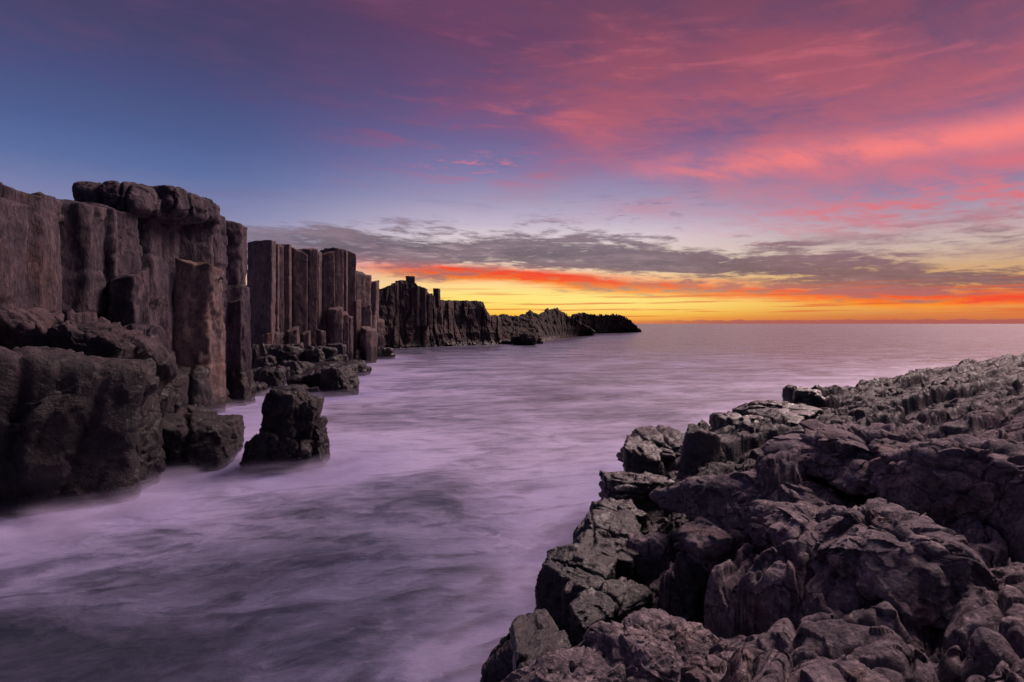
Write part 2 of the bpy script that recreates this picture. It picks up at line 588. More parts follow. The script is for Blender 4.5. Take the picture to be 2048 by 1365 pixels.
def rock_mat(name, dark, mid, pale, fine, wet_top, wet_soft, bump_d, wet_attr=None, stretch=(1, 1, 1), wetness=0.9, rough=0.86, crk=0.5, grain=1.0,
             strata=0.0, rust=0.6, spec_w=0.22, gloss=0.0, wet_rough=0.35):
    """Basalt: blotched stone with pits, grain and broken hairline cracks, dark and glossy where the sea wets it (below wet_top, or by attribute)."""
    m, b, out = new_mat(name)
    pos, x, y, z = world_pos()
    sp = scaled(pos, *stretch)
    n1 = noise(sp, fine * 0.30, 6, 0.6)
    n2 = noise(sp, fine * 1.7, 10, 0.68, 0.25)
    n3 = noise(sp, fine * 7.0, 8, 0.72, 0.2)
    n4 = noise(sp, fine * 26.0, 4, 0.7)
    nw = E.nt.nodes.new('ShaderNodeTexNoise'); nw.inputs['Scale'].default_value = fine * 0.8; nw.inputs['Detail'].default_value = 7
    E.nt.links.new(sp, nw.inputs['Vector'])
    sc = E.nt.nodes.new('ShaderNodeVectorMath'); sc.operation = 'SCALE'; sc.inputs[3].default_value = 1.5 / fine
    E.nt.links.new(nw.outputs['Color'], sc.inputs[0])
    wp = E.nt.nodes.new('ShaderNodeVectorMath'); wp.operation = 'ADD'
    E.nt.links.new(sp, wp.inputs[0]); E.nt.links.new(sc.outputs[0], wp.inputs[1])
    crack = E.m('MAXIMUM', sstep(0.0, 0.03, voro(wp.outputs[0], fine * 0.55)), sstep(0.50, 0.42, n1 * 0.5 + n2 * 0.5))
    crack2 = E.m('MAXIMUM', sstep(0.0, 0.06, voro(wp.outputs[0], fine * 1.7)), sstep(0.56, 0.46, n1 * 0.4 + n2 * 0.6))
    pits = sstep(0.30, 0.48, n3)
    tone = sstep(0.34, 0.64, n1 * 0.45 + n2 * 0.55)
    c = cmix(tone, lin(dark), lin(mid))
    c = cmix(sstep(0.50, 0.68, n2 * 0.4 + n3 * 0.6) * 0.75, c, lin(pale))
    c = cmix((1.0 - pits) * 0.45, c, lin(tuple(v * 0.5 for v in dark)))
    rs = noise(sp, fine * 0.55 + 0.03, 7, 0.66, 0.4)
    c = cmix(sstep(0.54, 0.72, rs) * rust, c, cmix(1.0, c, lin((250, 196, 160)), 'MULTIPLY'))
    c = cmix(sstep(0.46, 0.30, rs) * 0.35, c, cmix(1.0, c, lin((188, 200, 206)), 'MULTIPLY'))
    c = cmix((1.0 - crack) * crk, c, lin((28, 24, 26)))
    if wet_attr:
        at_ = E.nt.nodes.new('ShaderNodeAttribute'); at_.attribute_name = wet_attr
        w = sstep(0.25, 0.75, E(at_.outputs['Fac']) + (n1 - 0.5) * 0.9)
    else:
        w = sstep(wet_top + wet_soft, wet_top - wet_soft, z + (n1 - 0.5) * 2.0 * wet_soft)
    w = w * wetness
    c = cmix(w, c, cmix(1.0, c, lin((84, 84, 92)), 'MULTIPLY'))
    setin(b, 'Roughness', E.m('MAXIMUM', rough - w * (rough - wet_rough) + (n3 - 0.5) * 0.30, 0.14))
    setin(b, 'Specular IOR Level', 0.20 + w * spec_w)
    c = cmix((1.0 - crack2) * crk * 0.7, c, lin((30, 26, 28)))
    h = crack2 * 0.10 * crk + n1 * 1.2 + n2 * 0.9 + n3 * 0.30 * grain + n4 * 0.07 * grain + pits * 0.05 * grain + crack * 0.12 * crk
    if strata:
        sl_ = noise(combine(x * 0.55 + y * 0.30, y * 0.55 - x * 0.55 + z * 0.6, z * 5.0 + x * 1.1), fine * 0.9, 7, 0.65, 0.3)
        h = h + sl_ * strata
    nrm = bump(h, 1.0, bump_d)
    setin(b, 'Base Color', c)
    setin(b, 'Normal', nrm)
    if gloss:
        # broken, pitted wet stone: a thin glaze over a matte body, without a mirror rim at grazing angles
        nodes, links = E.nt.nodes, E.nt.links
        df = nodes.new('ShaderNodeBsdfDiffuse'); gl = nodes.new('ShaderNodeBsdfGlossy'); mx = nodes.new('ShaderNodeMixShader')
        links.new(c, df.inputs[0]); links.new(nrm, df.inputs['Normal']); links.new(nrm, gl.inputs['Normal'])
        gl.inputs[0].default_value = (0.9, 0.9, 0.9, 1)
        links.new(E.m('MAXIMUM', 0.30 + (n3 - 0.5) * 0.5, 0.12).s, gl.inputs['Roughness'])
        links.new((w * gloss + 0.012).s, mx.inputs[0]); links.new(df.outputs[0], mx.inputs[1]); links.new(gl.outputs[0], mx.inputs[2])
        links.new(mx.outputs[0], out.inputs[0])
        nodes.remove(b)
    return m


M_CLIFF = rock_mat('basalt_dry', (42, 39, 48), (79, 69, 76), (122, 103, 103), 0.9, 2.8, 1.0, 0.26, stretch=(1, 1, 0.42))
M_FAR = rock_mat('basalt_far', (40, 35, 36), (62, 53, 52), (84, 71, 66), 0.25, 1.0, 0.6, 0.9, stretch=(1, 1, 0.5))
M_WET = rock_mat('basalt_wet', (50, 44, 50), (84, 71, 77), (118, 99, 99), 1.2, 4.6, 1.2, 0.20, spec_w=0.14, wet_rough=0.36)
M_SHELF = rock_mat('basalt_shelf', (82, 77, 84), (134, 122, 128), (188, 174, 174), 2.6, 1, 1, 0.075, wet_attr='wet', strata=0.45, grain=1.9, rust=0.4, gloss=0.06, crk=0.7)
M_BOULDER = rock_mat('basalt_weathered', (82, 77, 84), (134, 122, 128), (188, 174, 174), 2.6, 1.75, 0.25, 0.075, strata=0.45, grain=1.9, rust=0.4, crk=0.7)
M_SEAROCK = rock_mat('basalt_shore', (48, 44, 51), (76, 69, 77), (106, 96, 104), 2.2, 9.0, 1.0, 0.06, strata=0.4, spec_w=0.42, wet_rough=0.24, grain=1.3)
M_WALL = rock_mat('basalt_wall', (58, 50, 55), (104, 88, 89), (142, 120, 114), 0.9, 1.9, 0.8, 0.16, stretch=(1, 1, 0.42))
M_RIDGE = rock_mat('basalt_ridge', (52, 44, 46), (84, 71, 70), (108, 92, 86), 0.4, 1.0, 0.6, 0.6, stretch=(1, 1, 0.5))  # stone colour lightened to stand in for haze over the ridge
M_PALE = rock_mat('basalt_buff', (72, 60, 62), (116, 98, 92), (142, 122, 110), 0.9, 1.0, 0.6, 0.16, stretch=(1, 1, 0.6), crk=0.3)
M_GREEN = rock_mat('scrub_slope', (40, 44, 32), (66, 62, 44), (92, 80, 60), 0.5, -5, 0.5, 0.5, crk=0.1)

# ------------------------------------------------------------------ basalt columns and cliffs
def column_mesh(name, mat, rx, ry, h, seed, sides=6, sharp=18, n=60, dz=0.12, joints=4, rough=0.05, lean=(0, 0), topcut=0.25, taper=0.0,
                broken=0.0, step=0.10, chip=0.10, face=None):
    """An upright many-sided prism with weathered faces, cross joints and an uneven top; base centre at the origin."""
    r = np.random.RandomState(seed)
    m = min(rx, ry)
    th = np.linspace(0, 2 * np.pi, n, endpoint=False)
    dirs = np.stack([np.cos(th), np.sin(th)], 1)
    a0 = r.uniform(0, 2 * np.pi)
    ang = a0 + np.arange(sides) * 2 * np.pi / sides + r.normal(0, 0.16, sides)
    if face is not None:
        ang = face + np.arange(sides) * 2 * np.pi / sides + r.normal(0, 0.08, sides)
    D = r.uniform(0.84, 1.0, sides)
    rad = ((np.maximum(dirs @ np.stack([np.cos(ang), np.sin(ang)], 0), 0) / D[None]) ** sharp).sum(1) ** (-1.0 / sharp)
    nz = max(6, int(h / dz))
    z = np.linspace(0, h, nz)
    jz = np.sort(r.uniform(0.12, 0.95, joints)) * h if joints else np.array([])
    seg = np.searchsorted(jz, z)
    offx = r.normal(0, step * 0.5 * m, joints + 1); offy = r.normal(0, step * 0.5 * m, joints + 1)
    sc = 1 + r.normal(0, step * 0.5, joints + 1)
    Z, TH = np.meshgrid(z, th, indexing='ij')
    sgi = np.broadcast_to(seg[:, None], Z.shape)
    R = np.broadcast_to(rad[None], Z.shape) * sc[sgi] * (1 - taper * Z / h)
    off = r.uniform(-80, 80, 3)
    X = np.cos(TH) * R * rx; Y = np.sin(TH) * R * ry
    p = np.stack([X.ravel(), Y.ravel(), Z.ravel()], 1) + off
    # joints wander a little and bite into the face
    g = np.zeros(Z.size)
    wob = 0.25 * m * fbm(p * (0.9 / m), 3, seed)
    for k, j in enumerate(jz):
        dd = (p[:, 2] - off[2]) - j + wob
        g -= np.exp(-np.abs(dd / (0.05 * m)) ** 1.4) * 0.05 * m * r.uniform(0.4, 1.2)
    # a chunk spalled off one side in places
    if broken:
        b = fbm(p * np.array([0.8, 0.8, 0.35]) / m, 3, seed + 3)
        g -= smooth(0.10, 0.16, b) * broken * m
    q = p * np.array([1, 1, 0.45])
    g += (ridged(q * (1.6 / m), 5, seed + 7, 0.55) - 0.6) * rough * 1.5 * m + fbm(p * (5.0 / m), 4, seed + 8, 0.6) * rough * m * 0.6
    # long flutes down the faces
    g += (ridged(p * np.array([2.4, 2.4, 0.12]) / m, 3, seed + 11) - 0.6) * rough * 0.9 * m
    if chip:
        pw = p + fbm(p * (1.5 / m), 3, seed + 15)[:, None] * 0.12 * m
        g += chips(pw * np.array([1, 1, 0.5]), 1.3 / m, seed + 16) * chip * m + chips(pw * np.array([1, 1, 0.7]), 4.0 / m, seed + 19) * chip * 0.3 * m
    X = X + np.cos(TH) * g.reshape(Z.shape) + offx[sgi] + lean[0] * Z
    Y = Y + np.sin(TH) * g.reshape(Z.shape) + offy[sgi] + lean[1] * Z
    # the top breaks off at a slant, lower towards its rounded rim
    tn = r.normal(0, topcut, 2)
    tz = fbm(np.stack([X.ravel() + off[0], Y.ravel() + off[1], np.full(X.size, off[2])], 1) * (1.4 / m), 3, seed + 13).reshape(Z.shape)
    Zt = Z + smooth(0.80, 1.0, Z / h) * ((X - lean[0] * Z) * tn[0] + (Y - lean[1] * Z) * tn[1] + tz * topcut * m * 0.7 - abs(tn).sum() * m * 0.4)
    V = [np.stack([X.ravel(), Y.ravel(), Zt.ravel()], 1)]
    Fc = []
    i = np.arange(nz - 1)[:, None] * n; j = np.arange(n)[None]
    jn = (j + 1) % n
    Fc.append(np.stack([i + j, i + jn, i + n + jn, i + n + j], -1).reshape(-1, 4))
    last = (nz - 1) * n
    cx, cy = X[-1].mean(), Y[-1].mean()
    base = nz * n
    rings = max(3, n // 12)
    for k in range(1, rings + 1):
        t = 1 - k / (rings + 0.6)
        xx = cx + (X[-1] - cx) * t; yy = cy + (Y[-1] - cy) * t
        zz = Zt[-1] * t + Zt[-1].mean() * (1 - t) + 0.10 * m * (1 - t ** 3) + \
            0.10 * m * fbm(np.stack([xx, yy, 0 * xx], 1) * (2.5 / m) + off, 3, seed + 14)
        V.append(np.stack([xx, yy, zz], 1))
        cur = base + (k - 1) * n
        Fc.append(np.stack([last + j[0], last + jn[0], cur + jn[0], cur + j[0]], -1))
        last = cur
    V.append(np.array([[cx, cy, V[-1][:, 2].mean()]]))
    ctr = base + rings * n
    tri = np.stack([last + j[0], last + jn[0], np.full(n, ctr)], -1)
    return mesh_np(name, np.concatenate(V), [np.concatenate(Fc), tri], mat)


def col_at(parent, pl, pr, top, d, mat, seed, base_z=-1.2, deep=1.0, name='column_shaft', wide=1.08, **kw):
    """A column whose visible face spans photo columns pl..pr at distance d and whose top is at row top."""
    a, b = at(pl, top, d), at(pr, top, d)
    rx = (b[0] - a[0]) / 2 * wide
    ry = rx * deep
    o = link(name, column_mesh(name, mat, rx, ry, a[2] - base_z, seed, **kw))
    o.parent = parent
    o.location = Vector(((a[0] + b[0]) / 2, d + ry, base_z)) - Vector(parent.location)
    return o
    return o


# near cliff on the left: a wall of columns running away from the eye
near = thing('basalt_cliff', 'tall dark basalt cliff nearest the camera, topped by an overhanging capstone', 'cliff', (-20.0, 30.0, 0.0))
NC = [  # right edge px, top px, y (m), x radius, y radius, sides
    (487, 446, 39.6, 1.9, 1.75, 7), (446, 432, 37.4, 1.5, 1.4, 6), (410, 425, 35.4, 1.9, 1.7, 6), (352, 405, 32.9, 1.7, 1.7, 6),
    (318, 400, 31.0, 1.6, 1.4, 5), (268, 408, 28.7, 2.0, 1.6, 6), (226, 412, 27.0, 1.6, 1.3, 6), (190, 404, 25.3, 1.9, 1.5, 6),
    (122, 398, 23.3, 1.7, 1.6, 6), (66, 392, 21.4, 1.8, 1.5, 7), (4, 380, 19.6, 1.8, 1.6, 6), (-75, 372, 17.6, 2.0, 1.8, 6), (-190, 362, 15.6, 2.2, 1.8, 6)]
for k, (pr, top, y, rx, ry, sd) in enumerate(NC):
    x = (pr - CXP) / F * y - rx
    zt = H + (HZ - top) / F * y
    o = link('column_shaft', column_mesh('column_shaft', M_CLIFF, rx, ry * 1.12, zt + 1.5, 300 + k * 7, sides=sd, sharp=44, n=96, dz=0.10, joints=3, rough=0.035, chip=0.10,
                                   lean=(0.02 if k == 0 else random.Random(k).uniform(-0.012, 0.012), 0), broken=0.09, topcut=0.10, step=0.05,
                                   taper=0.06 if k == 0 else 0.02), near)
    o.location = Vector((x, y, -1.5)) - Vector(near.location)
# the buff column whose lower half stands free below the cap, and the two beside it
for k, (pl, pr, top, d, mt) in enumerate([(328, 412, 525, 33.6, M_PALE), (398, 430, 560, 36.0, M_PALE), (446, 486, 600, 38.2, M_CLIFF), (196, 262, 540, 26.0, M_CLIFF), (258, 282, 600, 27.5, M_CLIFF)]):
    o = col_at(near, pl, pr, top, d, mt, 480 + k * 3, sides=5, sharp=30, n=72, dz=0.1, joints=3, rough=0.035, broken=0.10, topcut=0.3, step=0.05)
    if k == 0:
        o['label'] = 'pale buff column face'
# the rows behind keep daylight from showing between the columns
for k in range(9):
    y = 16 + k * 3.0
    o = link('column_shaft', column_mesh('column_shaft', M_CLIFF, 2.6, 2.3, 10.6 + k * 0.22, 420 + k, n=48, dz=0.3, joints=3), near)
    o.location = Vector((-23.6 + 0.3 * math.sin(k * 2.1), y, -1.5)) - Vector(near.location)
# the capstone lies over three columns and overhangs to the left
cv = [((188, 372), (292, 432), 29.6, 31), ((255, 376), (362, 440), 31.6, 32), ((318, 392), (402, 436), 33.6, 33)]
for k, (a, b, d, sd) in enumerate(cv):
    A, B = at(a[0], a[1], d), at(b[0], b[1], d)
    sx, sz = B[0] - A[0], A[2] - B[2]
    v, f = rock_shape((sx * 1.28, 4.2, sz * 1.12), 60 + sd, sub=6, sharp=12, cuts=11, rough=0.05, cracks=3, lumps=0.10, chip=0.08)
    o = link('cap_rock', mesh_np('cap_rock', v, f, M_CLIFF), near)
    o.location = Vector(((A[0] + B[0]) / 2, d + 0.6, (A[2] + B[2]) / 2)) - Vector(near.location)

for c_ in list(near.children):
    q_ = near.location + c_.location
    if q_.x > -23 and q_.z < 0:
        ROCKS.append((q_.x, q_.y, 1.8, 9))

# second wall of straight columns
wall = thing('columnar_cliff', 'straight wall of tall joined basalt columns standing beyond the gap in the cliffs', 'cliff', (-26.0, 71.0, 0.0))
WC = [(495, 531, 481, 61.5), (527, 548, 488, 64.5), (541, 559, 489, 65.8), (553, 574, 489, 66.5), (566, 601, 494, 68.5), (596, 624, 496, 70.5),
      (612, 634, 499, 72.0), (624, 656, 504, 73.5), (649, 677, 497, 75.5), (672, 688, 503, 78.0), (681, 704, 500, 79.5), (641, 656, 501, 77.5)]
for k, (pl, pr, top, d) in enumerate(WC):
    col_at(wall, pl, pr, top, d, M_WALL, 500 + k * 5, sides=6, sharp=46, n=72, dz=0.16, joints=2, rough=0.03, deep=0.75, topcut=0.16, step=0.05, wide=1.45, chip=0.06, face=-1.95 + 0.22 * (k % 3 - 1), lean=(0.004 if k == 0 else 0, 0))
for k in range(8):
    col_at(wall, 505 + k * 23, 545 + k * 23, 494 + k * 2.0, 64.6 + k * 2.4, M_CLIFF, 560 + k, n=40, dz=0.4, joints=2, rough=0.03)
# shorter broken columns in front of its foot
for k, (pl, pr, top, d) in enumerate([(652, 681, 615, 72.5), (676, 694, 622, 75), (690, 704, 632, 77), (520, 540, 668, 60.0), (571, 592, 656, 64), (600, 616, 664, 66),
                                      (628, 648, 660, 69)]):
    col_at(wall, pl, pr, top, d, M_WALL, 600 + k * 3, sides=6, sharp=24, n=48, dz=0.16, joints=2, rough=0.045, broken=0.1, topcut=0.35)

# stepped columns to its right
steps = thing('columnar_cliff', 'three steps of basalt columns falling away from the end of the tall wall', 'cliff', (-25.0, 88.0, 0.0))
for k, (pl, pr, top, d) in enumerate([(700, 721, 541, 82), (714, 734, 549, 84), (728, 748, 562, 86), (703, 716, 600, 80), (716, 735, 612, 81.5), (732, 747, 634, 83),
                                      (744, 762, 640, 87), (722, 742, 655, 79)]):
    col_at(steps, pl, pr, top, d, M_WALL, 640 + k * 3, sides=5 + k % 2, sharp=26, n=52, dz=0.2, joints=3, rough=0.04, deep=1.5, topcut=0.2, step=0.08, wide=1.35)


# ---- ridges and headlands: shore line, face, crest and back slope as one weathered body
def interp(pts, u):
    p = np.array(pts, dtype=float)
    return np.stack([np.interp(u, p[:, 0], p[:, k]) for k in range(1, p.shape[1])], 1)


def ridge_mesh(name, mat, crest, shore, back, prof, seed, nu=500, nv=120, amp=1.0, colw=0.0, u0=None, u1=None, crag=0.0):
    """crest: [(px, py, d)], shore: [(px, py)] on the water; a body in between, its back slope `back` metres deep."""
    pl, pr = crest[0][0], crest[-1][0]
    u = np.linspace(pl, pr, nu)
    c = interp(crest, u)
    C = np.stack([(u - CXP) / F * c[:, 1], c[:, 1], H - (c[:, 0] - HZ) / F * c[:, 1]], 1)
    su = np.linspace(shore[0][0], shore[-1][0], nu)
    s = interp(shore, su)
    sd = F * (H + 0.0) / (s[:, 0] - HZ)
    S = np.stack([(su - CXP) / F * sd, sd, np.full(nu, -0.8)], 1)
    nb = nv // 4
    v = np.linspace(0, 1, nv)
    pz = np.interp(v, [p[0] for p in prof], [p[1] for p in prof])
    P = S[:, None] * (1 - v[None, :, None]) + C[:, None] * v[None, :, None]
    P[..., 2] = S[:, None, 2] * (1 - pz[None]) + C[:, None, 2] * pz[None]
    bv = np.linspace(0, 1, nb + 1)[1:]
    B = np.repeat(C[:, None], nb, 1)
    bd = C.copy(); bd[:, 2] = 0; bd /= np.linalg.norm(bd, axis=1)[:, None]
    B[..., :2] += bd[:, None, :2] * (back * bv[None, :, None])
    B[..., 2] -= (C[:, None, 2] + 1.5) * (bv[None] ** 1.6)
    P = np.concatenate([P, B], 1)
    n2 = nv + nb
    vv = np.concatenate([v, 1 + bv])
    q = P.reshape(-1, 3)
    toward = -q.copy(); toward[:, 2] = 0; toward /= np.linalg.norm(toward, axis=1)[:, None]
    a = np.tile(np.sin(np.clip(vv, 0, 1) * np.pi) ** 0.6 + 0.12, (nu, 1)).ravel()
    side = np.stack([toward[:, 1], -toward[:, 0]], 1)
    w = q + 0.0
    dsp = (ridged(w * 0.16, 5, seed, 0.55) - 0.6) * 3.4 * amp + fbm(w * 0.5, 4, seed + 3) * 1.0 * amp
    if colw:
        al = np.tile(np.cumsum(np.r_[0, np.linalg.norm(np.diff(C, axis=0), axis=1)])[:, None], (1, n2)).ravel()
        al = al + fbm(w * 0.2, 3, seed + 4) * colw * 0.6
        f1, ed, _, _, hh = voronoi2(al / colw, q[:, 2] / (colw * 7) + 3.3, seed)
        dsp += (hh[0] - 0.5) * 1.8 * amp - np.exp(-ed / 0.05) * 0.7 * amp
    q = q + toward * (dsp * a)[:, None]
    up = np.tile(smooth(0.02, 0.3, vv), (nu, 1)).ravel()
    q[:, 2] += up * (fbm(w * 0.55, 4, seed + 6) * 0.32 + (ridged(w * 0.9, 3, seed + 8) - 0.6) * 0.6) * amp
    if crag:
        f1, ed, _, _, hh = voronoi2(q[:, 0] / crag, q[:, 1] / crag, seed + 20)
        q[:, 2] += up * ((hh[0] - 0.5) * crag * 0.55 - np.exp(-ed / 0.08) * crag * 0.25)
    i = np.arange(nu - 1)[:, None] * n2; j = np.arange(n2 - 1)[None]
    f = np.stack([i + j, i + n2 + j, i + n2 + j + 1, i + j + 1], -1).reshape(-1, 4)
    return mesh_np(name, q, f, mat)


CLIFFY = [(0, 0), (0.45, 0.22), (0.62, 0.42), (0.80, 0.82), (0.93, 0.97), (1, 1)]
SLOPE = [(0, 0), (0.12, 0.12), (0.5, 0.5), (0.85, 0.9), (1, 1)]
# scrub slope seen through the gap behind the near cliff
tag(link('hillside', ridge_mesh('hillside', M_GREEN, [(300, 566, 118), (470, 568, 118), (500, 570, 118), (560, 585, 118), (640, 600, 118)],
     [(300, 720), (560, 716), (640, 712)], 30, SLOPE, 5, nu=260, nv=60, amp=0.6, crag=0.7)), kind='structure')
# castellated ridge
ridge = thing('basalt_ridge', 'castellated dark basalt ridge with square turrets and a flat top, above the bay', 'cliff', (-24.0, 140.0, 0.0))
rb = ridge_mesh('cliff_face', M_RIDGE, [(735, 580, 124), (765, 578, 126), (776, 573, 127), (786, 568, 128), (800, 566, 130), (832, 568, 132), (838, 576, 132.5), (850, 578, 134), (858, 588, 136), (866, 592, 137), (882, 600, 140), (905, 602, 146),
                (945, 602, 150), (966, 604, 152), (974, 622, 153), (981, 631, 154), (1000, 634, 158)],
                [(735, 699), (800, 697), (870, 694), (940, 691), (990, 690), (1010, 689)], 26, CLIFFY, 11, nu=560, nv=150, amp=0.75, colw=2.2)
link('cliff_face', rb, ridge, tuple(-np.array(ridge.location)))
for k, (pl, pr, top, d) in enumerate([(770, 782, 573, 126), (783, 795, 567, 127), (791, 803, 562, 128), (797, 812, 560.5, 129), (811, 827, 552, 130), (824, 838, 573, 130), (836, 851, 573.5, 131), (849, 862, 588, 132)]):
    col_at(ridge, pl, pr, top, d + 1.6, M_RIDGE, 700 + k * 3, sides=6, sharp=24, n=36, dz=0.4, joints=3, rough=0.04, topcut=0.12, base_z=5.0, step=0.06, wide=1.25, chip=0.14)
# the lone pillar on its top
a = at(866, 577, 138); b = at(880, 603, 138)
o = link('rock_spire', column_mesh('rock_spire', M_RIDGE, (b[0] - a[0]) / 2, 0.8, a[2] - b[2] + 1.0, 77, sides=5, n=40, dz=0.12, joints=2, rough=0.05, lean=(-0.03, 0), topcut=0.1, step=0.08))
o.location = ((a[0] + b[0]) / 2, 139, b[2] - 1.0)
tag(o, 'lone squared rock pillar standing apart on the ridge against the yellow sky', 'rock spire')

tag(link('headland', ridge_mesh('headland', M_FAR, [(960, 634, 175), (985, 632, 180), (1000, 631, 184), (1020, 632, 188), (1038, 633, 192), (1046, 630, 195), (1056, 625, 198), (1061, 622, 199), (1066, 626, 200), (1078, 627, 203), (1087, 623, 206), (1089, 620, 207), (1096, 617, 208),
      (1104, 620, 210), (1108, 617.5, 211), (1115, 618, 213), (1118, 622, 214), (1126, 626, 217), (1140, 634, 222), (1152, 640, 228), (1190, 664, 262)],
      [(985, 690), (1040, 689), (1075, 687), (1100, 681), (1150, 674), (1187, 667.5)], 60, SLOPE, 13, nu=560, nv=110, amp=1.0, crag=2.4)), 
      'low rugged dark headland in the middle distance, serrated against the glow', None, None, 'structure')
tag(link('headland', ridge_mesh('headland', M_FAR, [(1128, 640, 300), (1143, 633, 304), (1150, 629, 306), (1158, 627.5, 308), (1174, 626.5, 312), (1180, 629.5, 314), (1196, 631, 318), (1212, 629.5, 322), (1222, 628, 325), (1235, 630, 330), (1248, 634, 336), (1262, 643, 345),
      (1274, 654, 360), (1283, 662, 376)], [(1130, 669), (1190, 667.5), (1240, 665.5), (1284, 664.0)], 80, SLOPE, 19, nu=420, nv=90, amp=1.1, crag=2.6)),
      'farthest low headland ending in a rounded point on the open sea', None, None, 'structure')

# ------------------------------------------------------------------ rock shelf on the right
ANCH = [(1025, 1215, 1.5), (1085, 1140, 1.6), (1200, 970, 1.7), (1250, 900, 1.7), (1450, 832, 1.6), (1600, 785, 1.8), (1800, 738, 1.9), (2048, 708, 2.2),
        (1300, 1200, 2.0), (1200, 1330, 2.3), (1350, 1000, 2.0), (1500, 900, 2.2), (1600, 1000, 2.6), (1750, 850, 2.4), (2040, 800, 2.5), (2040, 900, 3.0),
        (1800, 1000, 2.9), (2040, 1100, 3.5), (1700, 1150, 3.1), (1450, 1150, 2.5), (1400, 1365, 3.0), (1700, 1365, 3.5), (2040, 1365, 3.75), (1010, 1355, 2.1), (2400, 720, 2.6), (2400, 1000, 3.9)]
_ap = np.array([at(px, py, F * (H - z) / (py - HZ)) for px, py, z in ANCH])
_ap = np.vstack([_ap, [[-1.2, 2.5, 3.0], [0.5, 0.0, 3.8], [4, -2, 4.2], [60, 20, 5.0], [150, 150, 2.0]]])


def _warp(x, y):
    # log-radial plane: control points are evenly spread in it
    r = np.hypot(x, y + 1.0)
    return np.stack([np.arctan2(x, y + 1.0) * 2.2, np.log(r + 0.3)], 1)


def _tps(d):
    return np.where(d > 1e-9, d * d * np.log(np.maximum(d, 1e-9)), 0)


_wa = _warp(_ap[:, 0], _ap[:, 1])
_n = len(_wa)
_K = _tps(np.linalg.norm(_wa[:, None] - _wa[None], axis=2)) + np.eye(_n) * 0.02
_P = np.c_[np.ones(_n), _wa]
_A = np.block([[_K, _P], [_P.T, np.zeros((3, 3))]])
_w = np.linalg.solve(_A, np.r_[_ap[:, 2], 0, 0, 0])


MOUNDS = [(1790, 1000, 0.55, 1.9), (1980, 1046, 0.6, 1.6), (1470, 1036, 0.35, 0.9), (1575, 1040, 0.35, 0.9), (1645, 1095, 0.30, 0.8), (1790, 1150, 0.38, 0.8)]


def base_z(x, y):
    x, y = np.asarray(x, float), np.asarray(y, float)
    z = plain_z(x, y)
    for mx_, my_, mh, mr in _mounds:
        z = z + mh * np.exp(-((x - mx_) ** 2 + (y - my_) ** 2) / mr ** 2)
    return z


_mounds = []


def plain_z(x, y):
    x, y = np.asarray(x, float), np.asarray(y, float)
    o = np.zeros(x.size)
    W = _warp(x.ravel(), y.ravel())
    for s in range(0, len(W), 200000):
        q = W[s:s + 200000]
        o[s:s + 200000] = _tps(np.linalg.norm(q[:, None] - _wa[None], axis=2)) @ _w[:_n] + np.c_[np.ones(len(q)), q] @ _w[_n:]
    return o.reshape(x.shape)


for _px, _py, _h, _r in MOUNDS:
    _d = 3.0
    for _ in range(60):
        _d = 0.5 * _d + 0.5 * F * (H - float(plain_z(np.array([(_px - CXP) / F * _d]), np.array([_d]))[0])) / (_py - HZ)
    _mounds.append(((_px - CXP) / F * _d, _d + _r * 0.7, _h, _r))

SHORE = np.array([(-4.0, -12), (-2.2, 0.0), (-0.9, 3.0), (-0.35, 5.2), (-0.05, 7.4), (0.35, 8.3), (1.2, 10.4), (1.85, 12.6), (3.1, 16.3), (5.6, 20), (8.9, 23.9), (15, 30), (31, 46), (58, 65), (140, 120), (300, 200)])


def shore_s(x, y):
    """Signed distance inland (to the right of the line)."""
    best = np.full(x.shape, 1e9); sg = np.ones(x.shape)
    for (ax, ay), (bx, by) in zip(SHORE[:-1], SHORE[1:]):
        ex, ey = bx - ax, by - ay
        t = np.clip(((x - ax) * ex + (y - ay) * ey) / (ex * ex + ey * ey), 0, 1)
        d = np.hypot(x - ax - t * ex, y - ay - t * ey)
        c = (x - ax) * ey - (y - ay) * ex
        n = d < best
        sg = np.where(n, np.where(c >= 0, 1.0, -1.0), sg)
        best = np.where(n, d, best)
    return best * sg


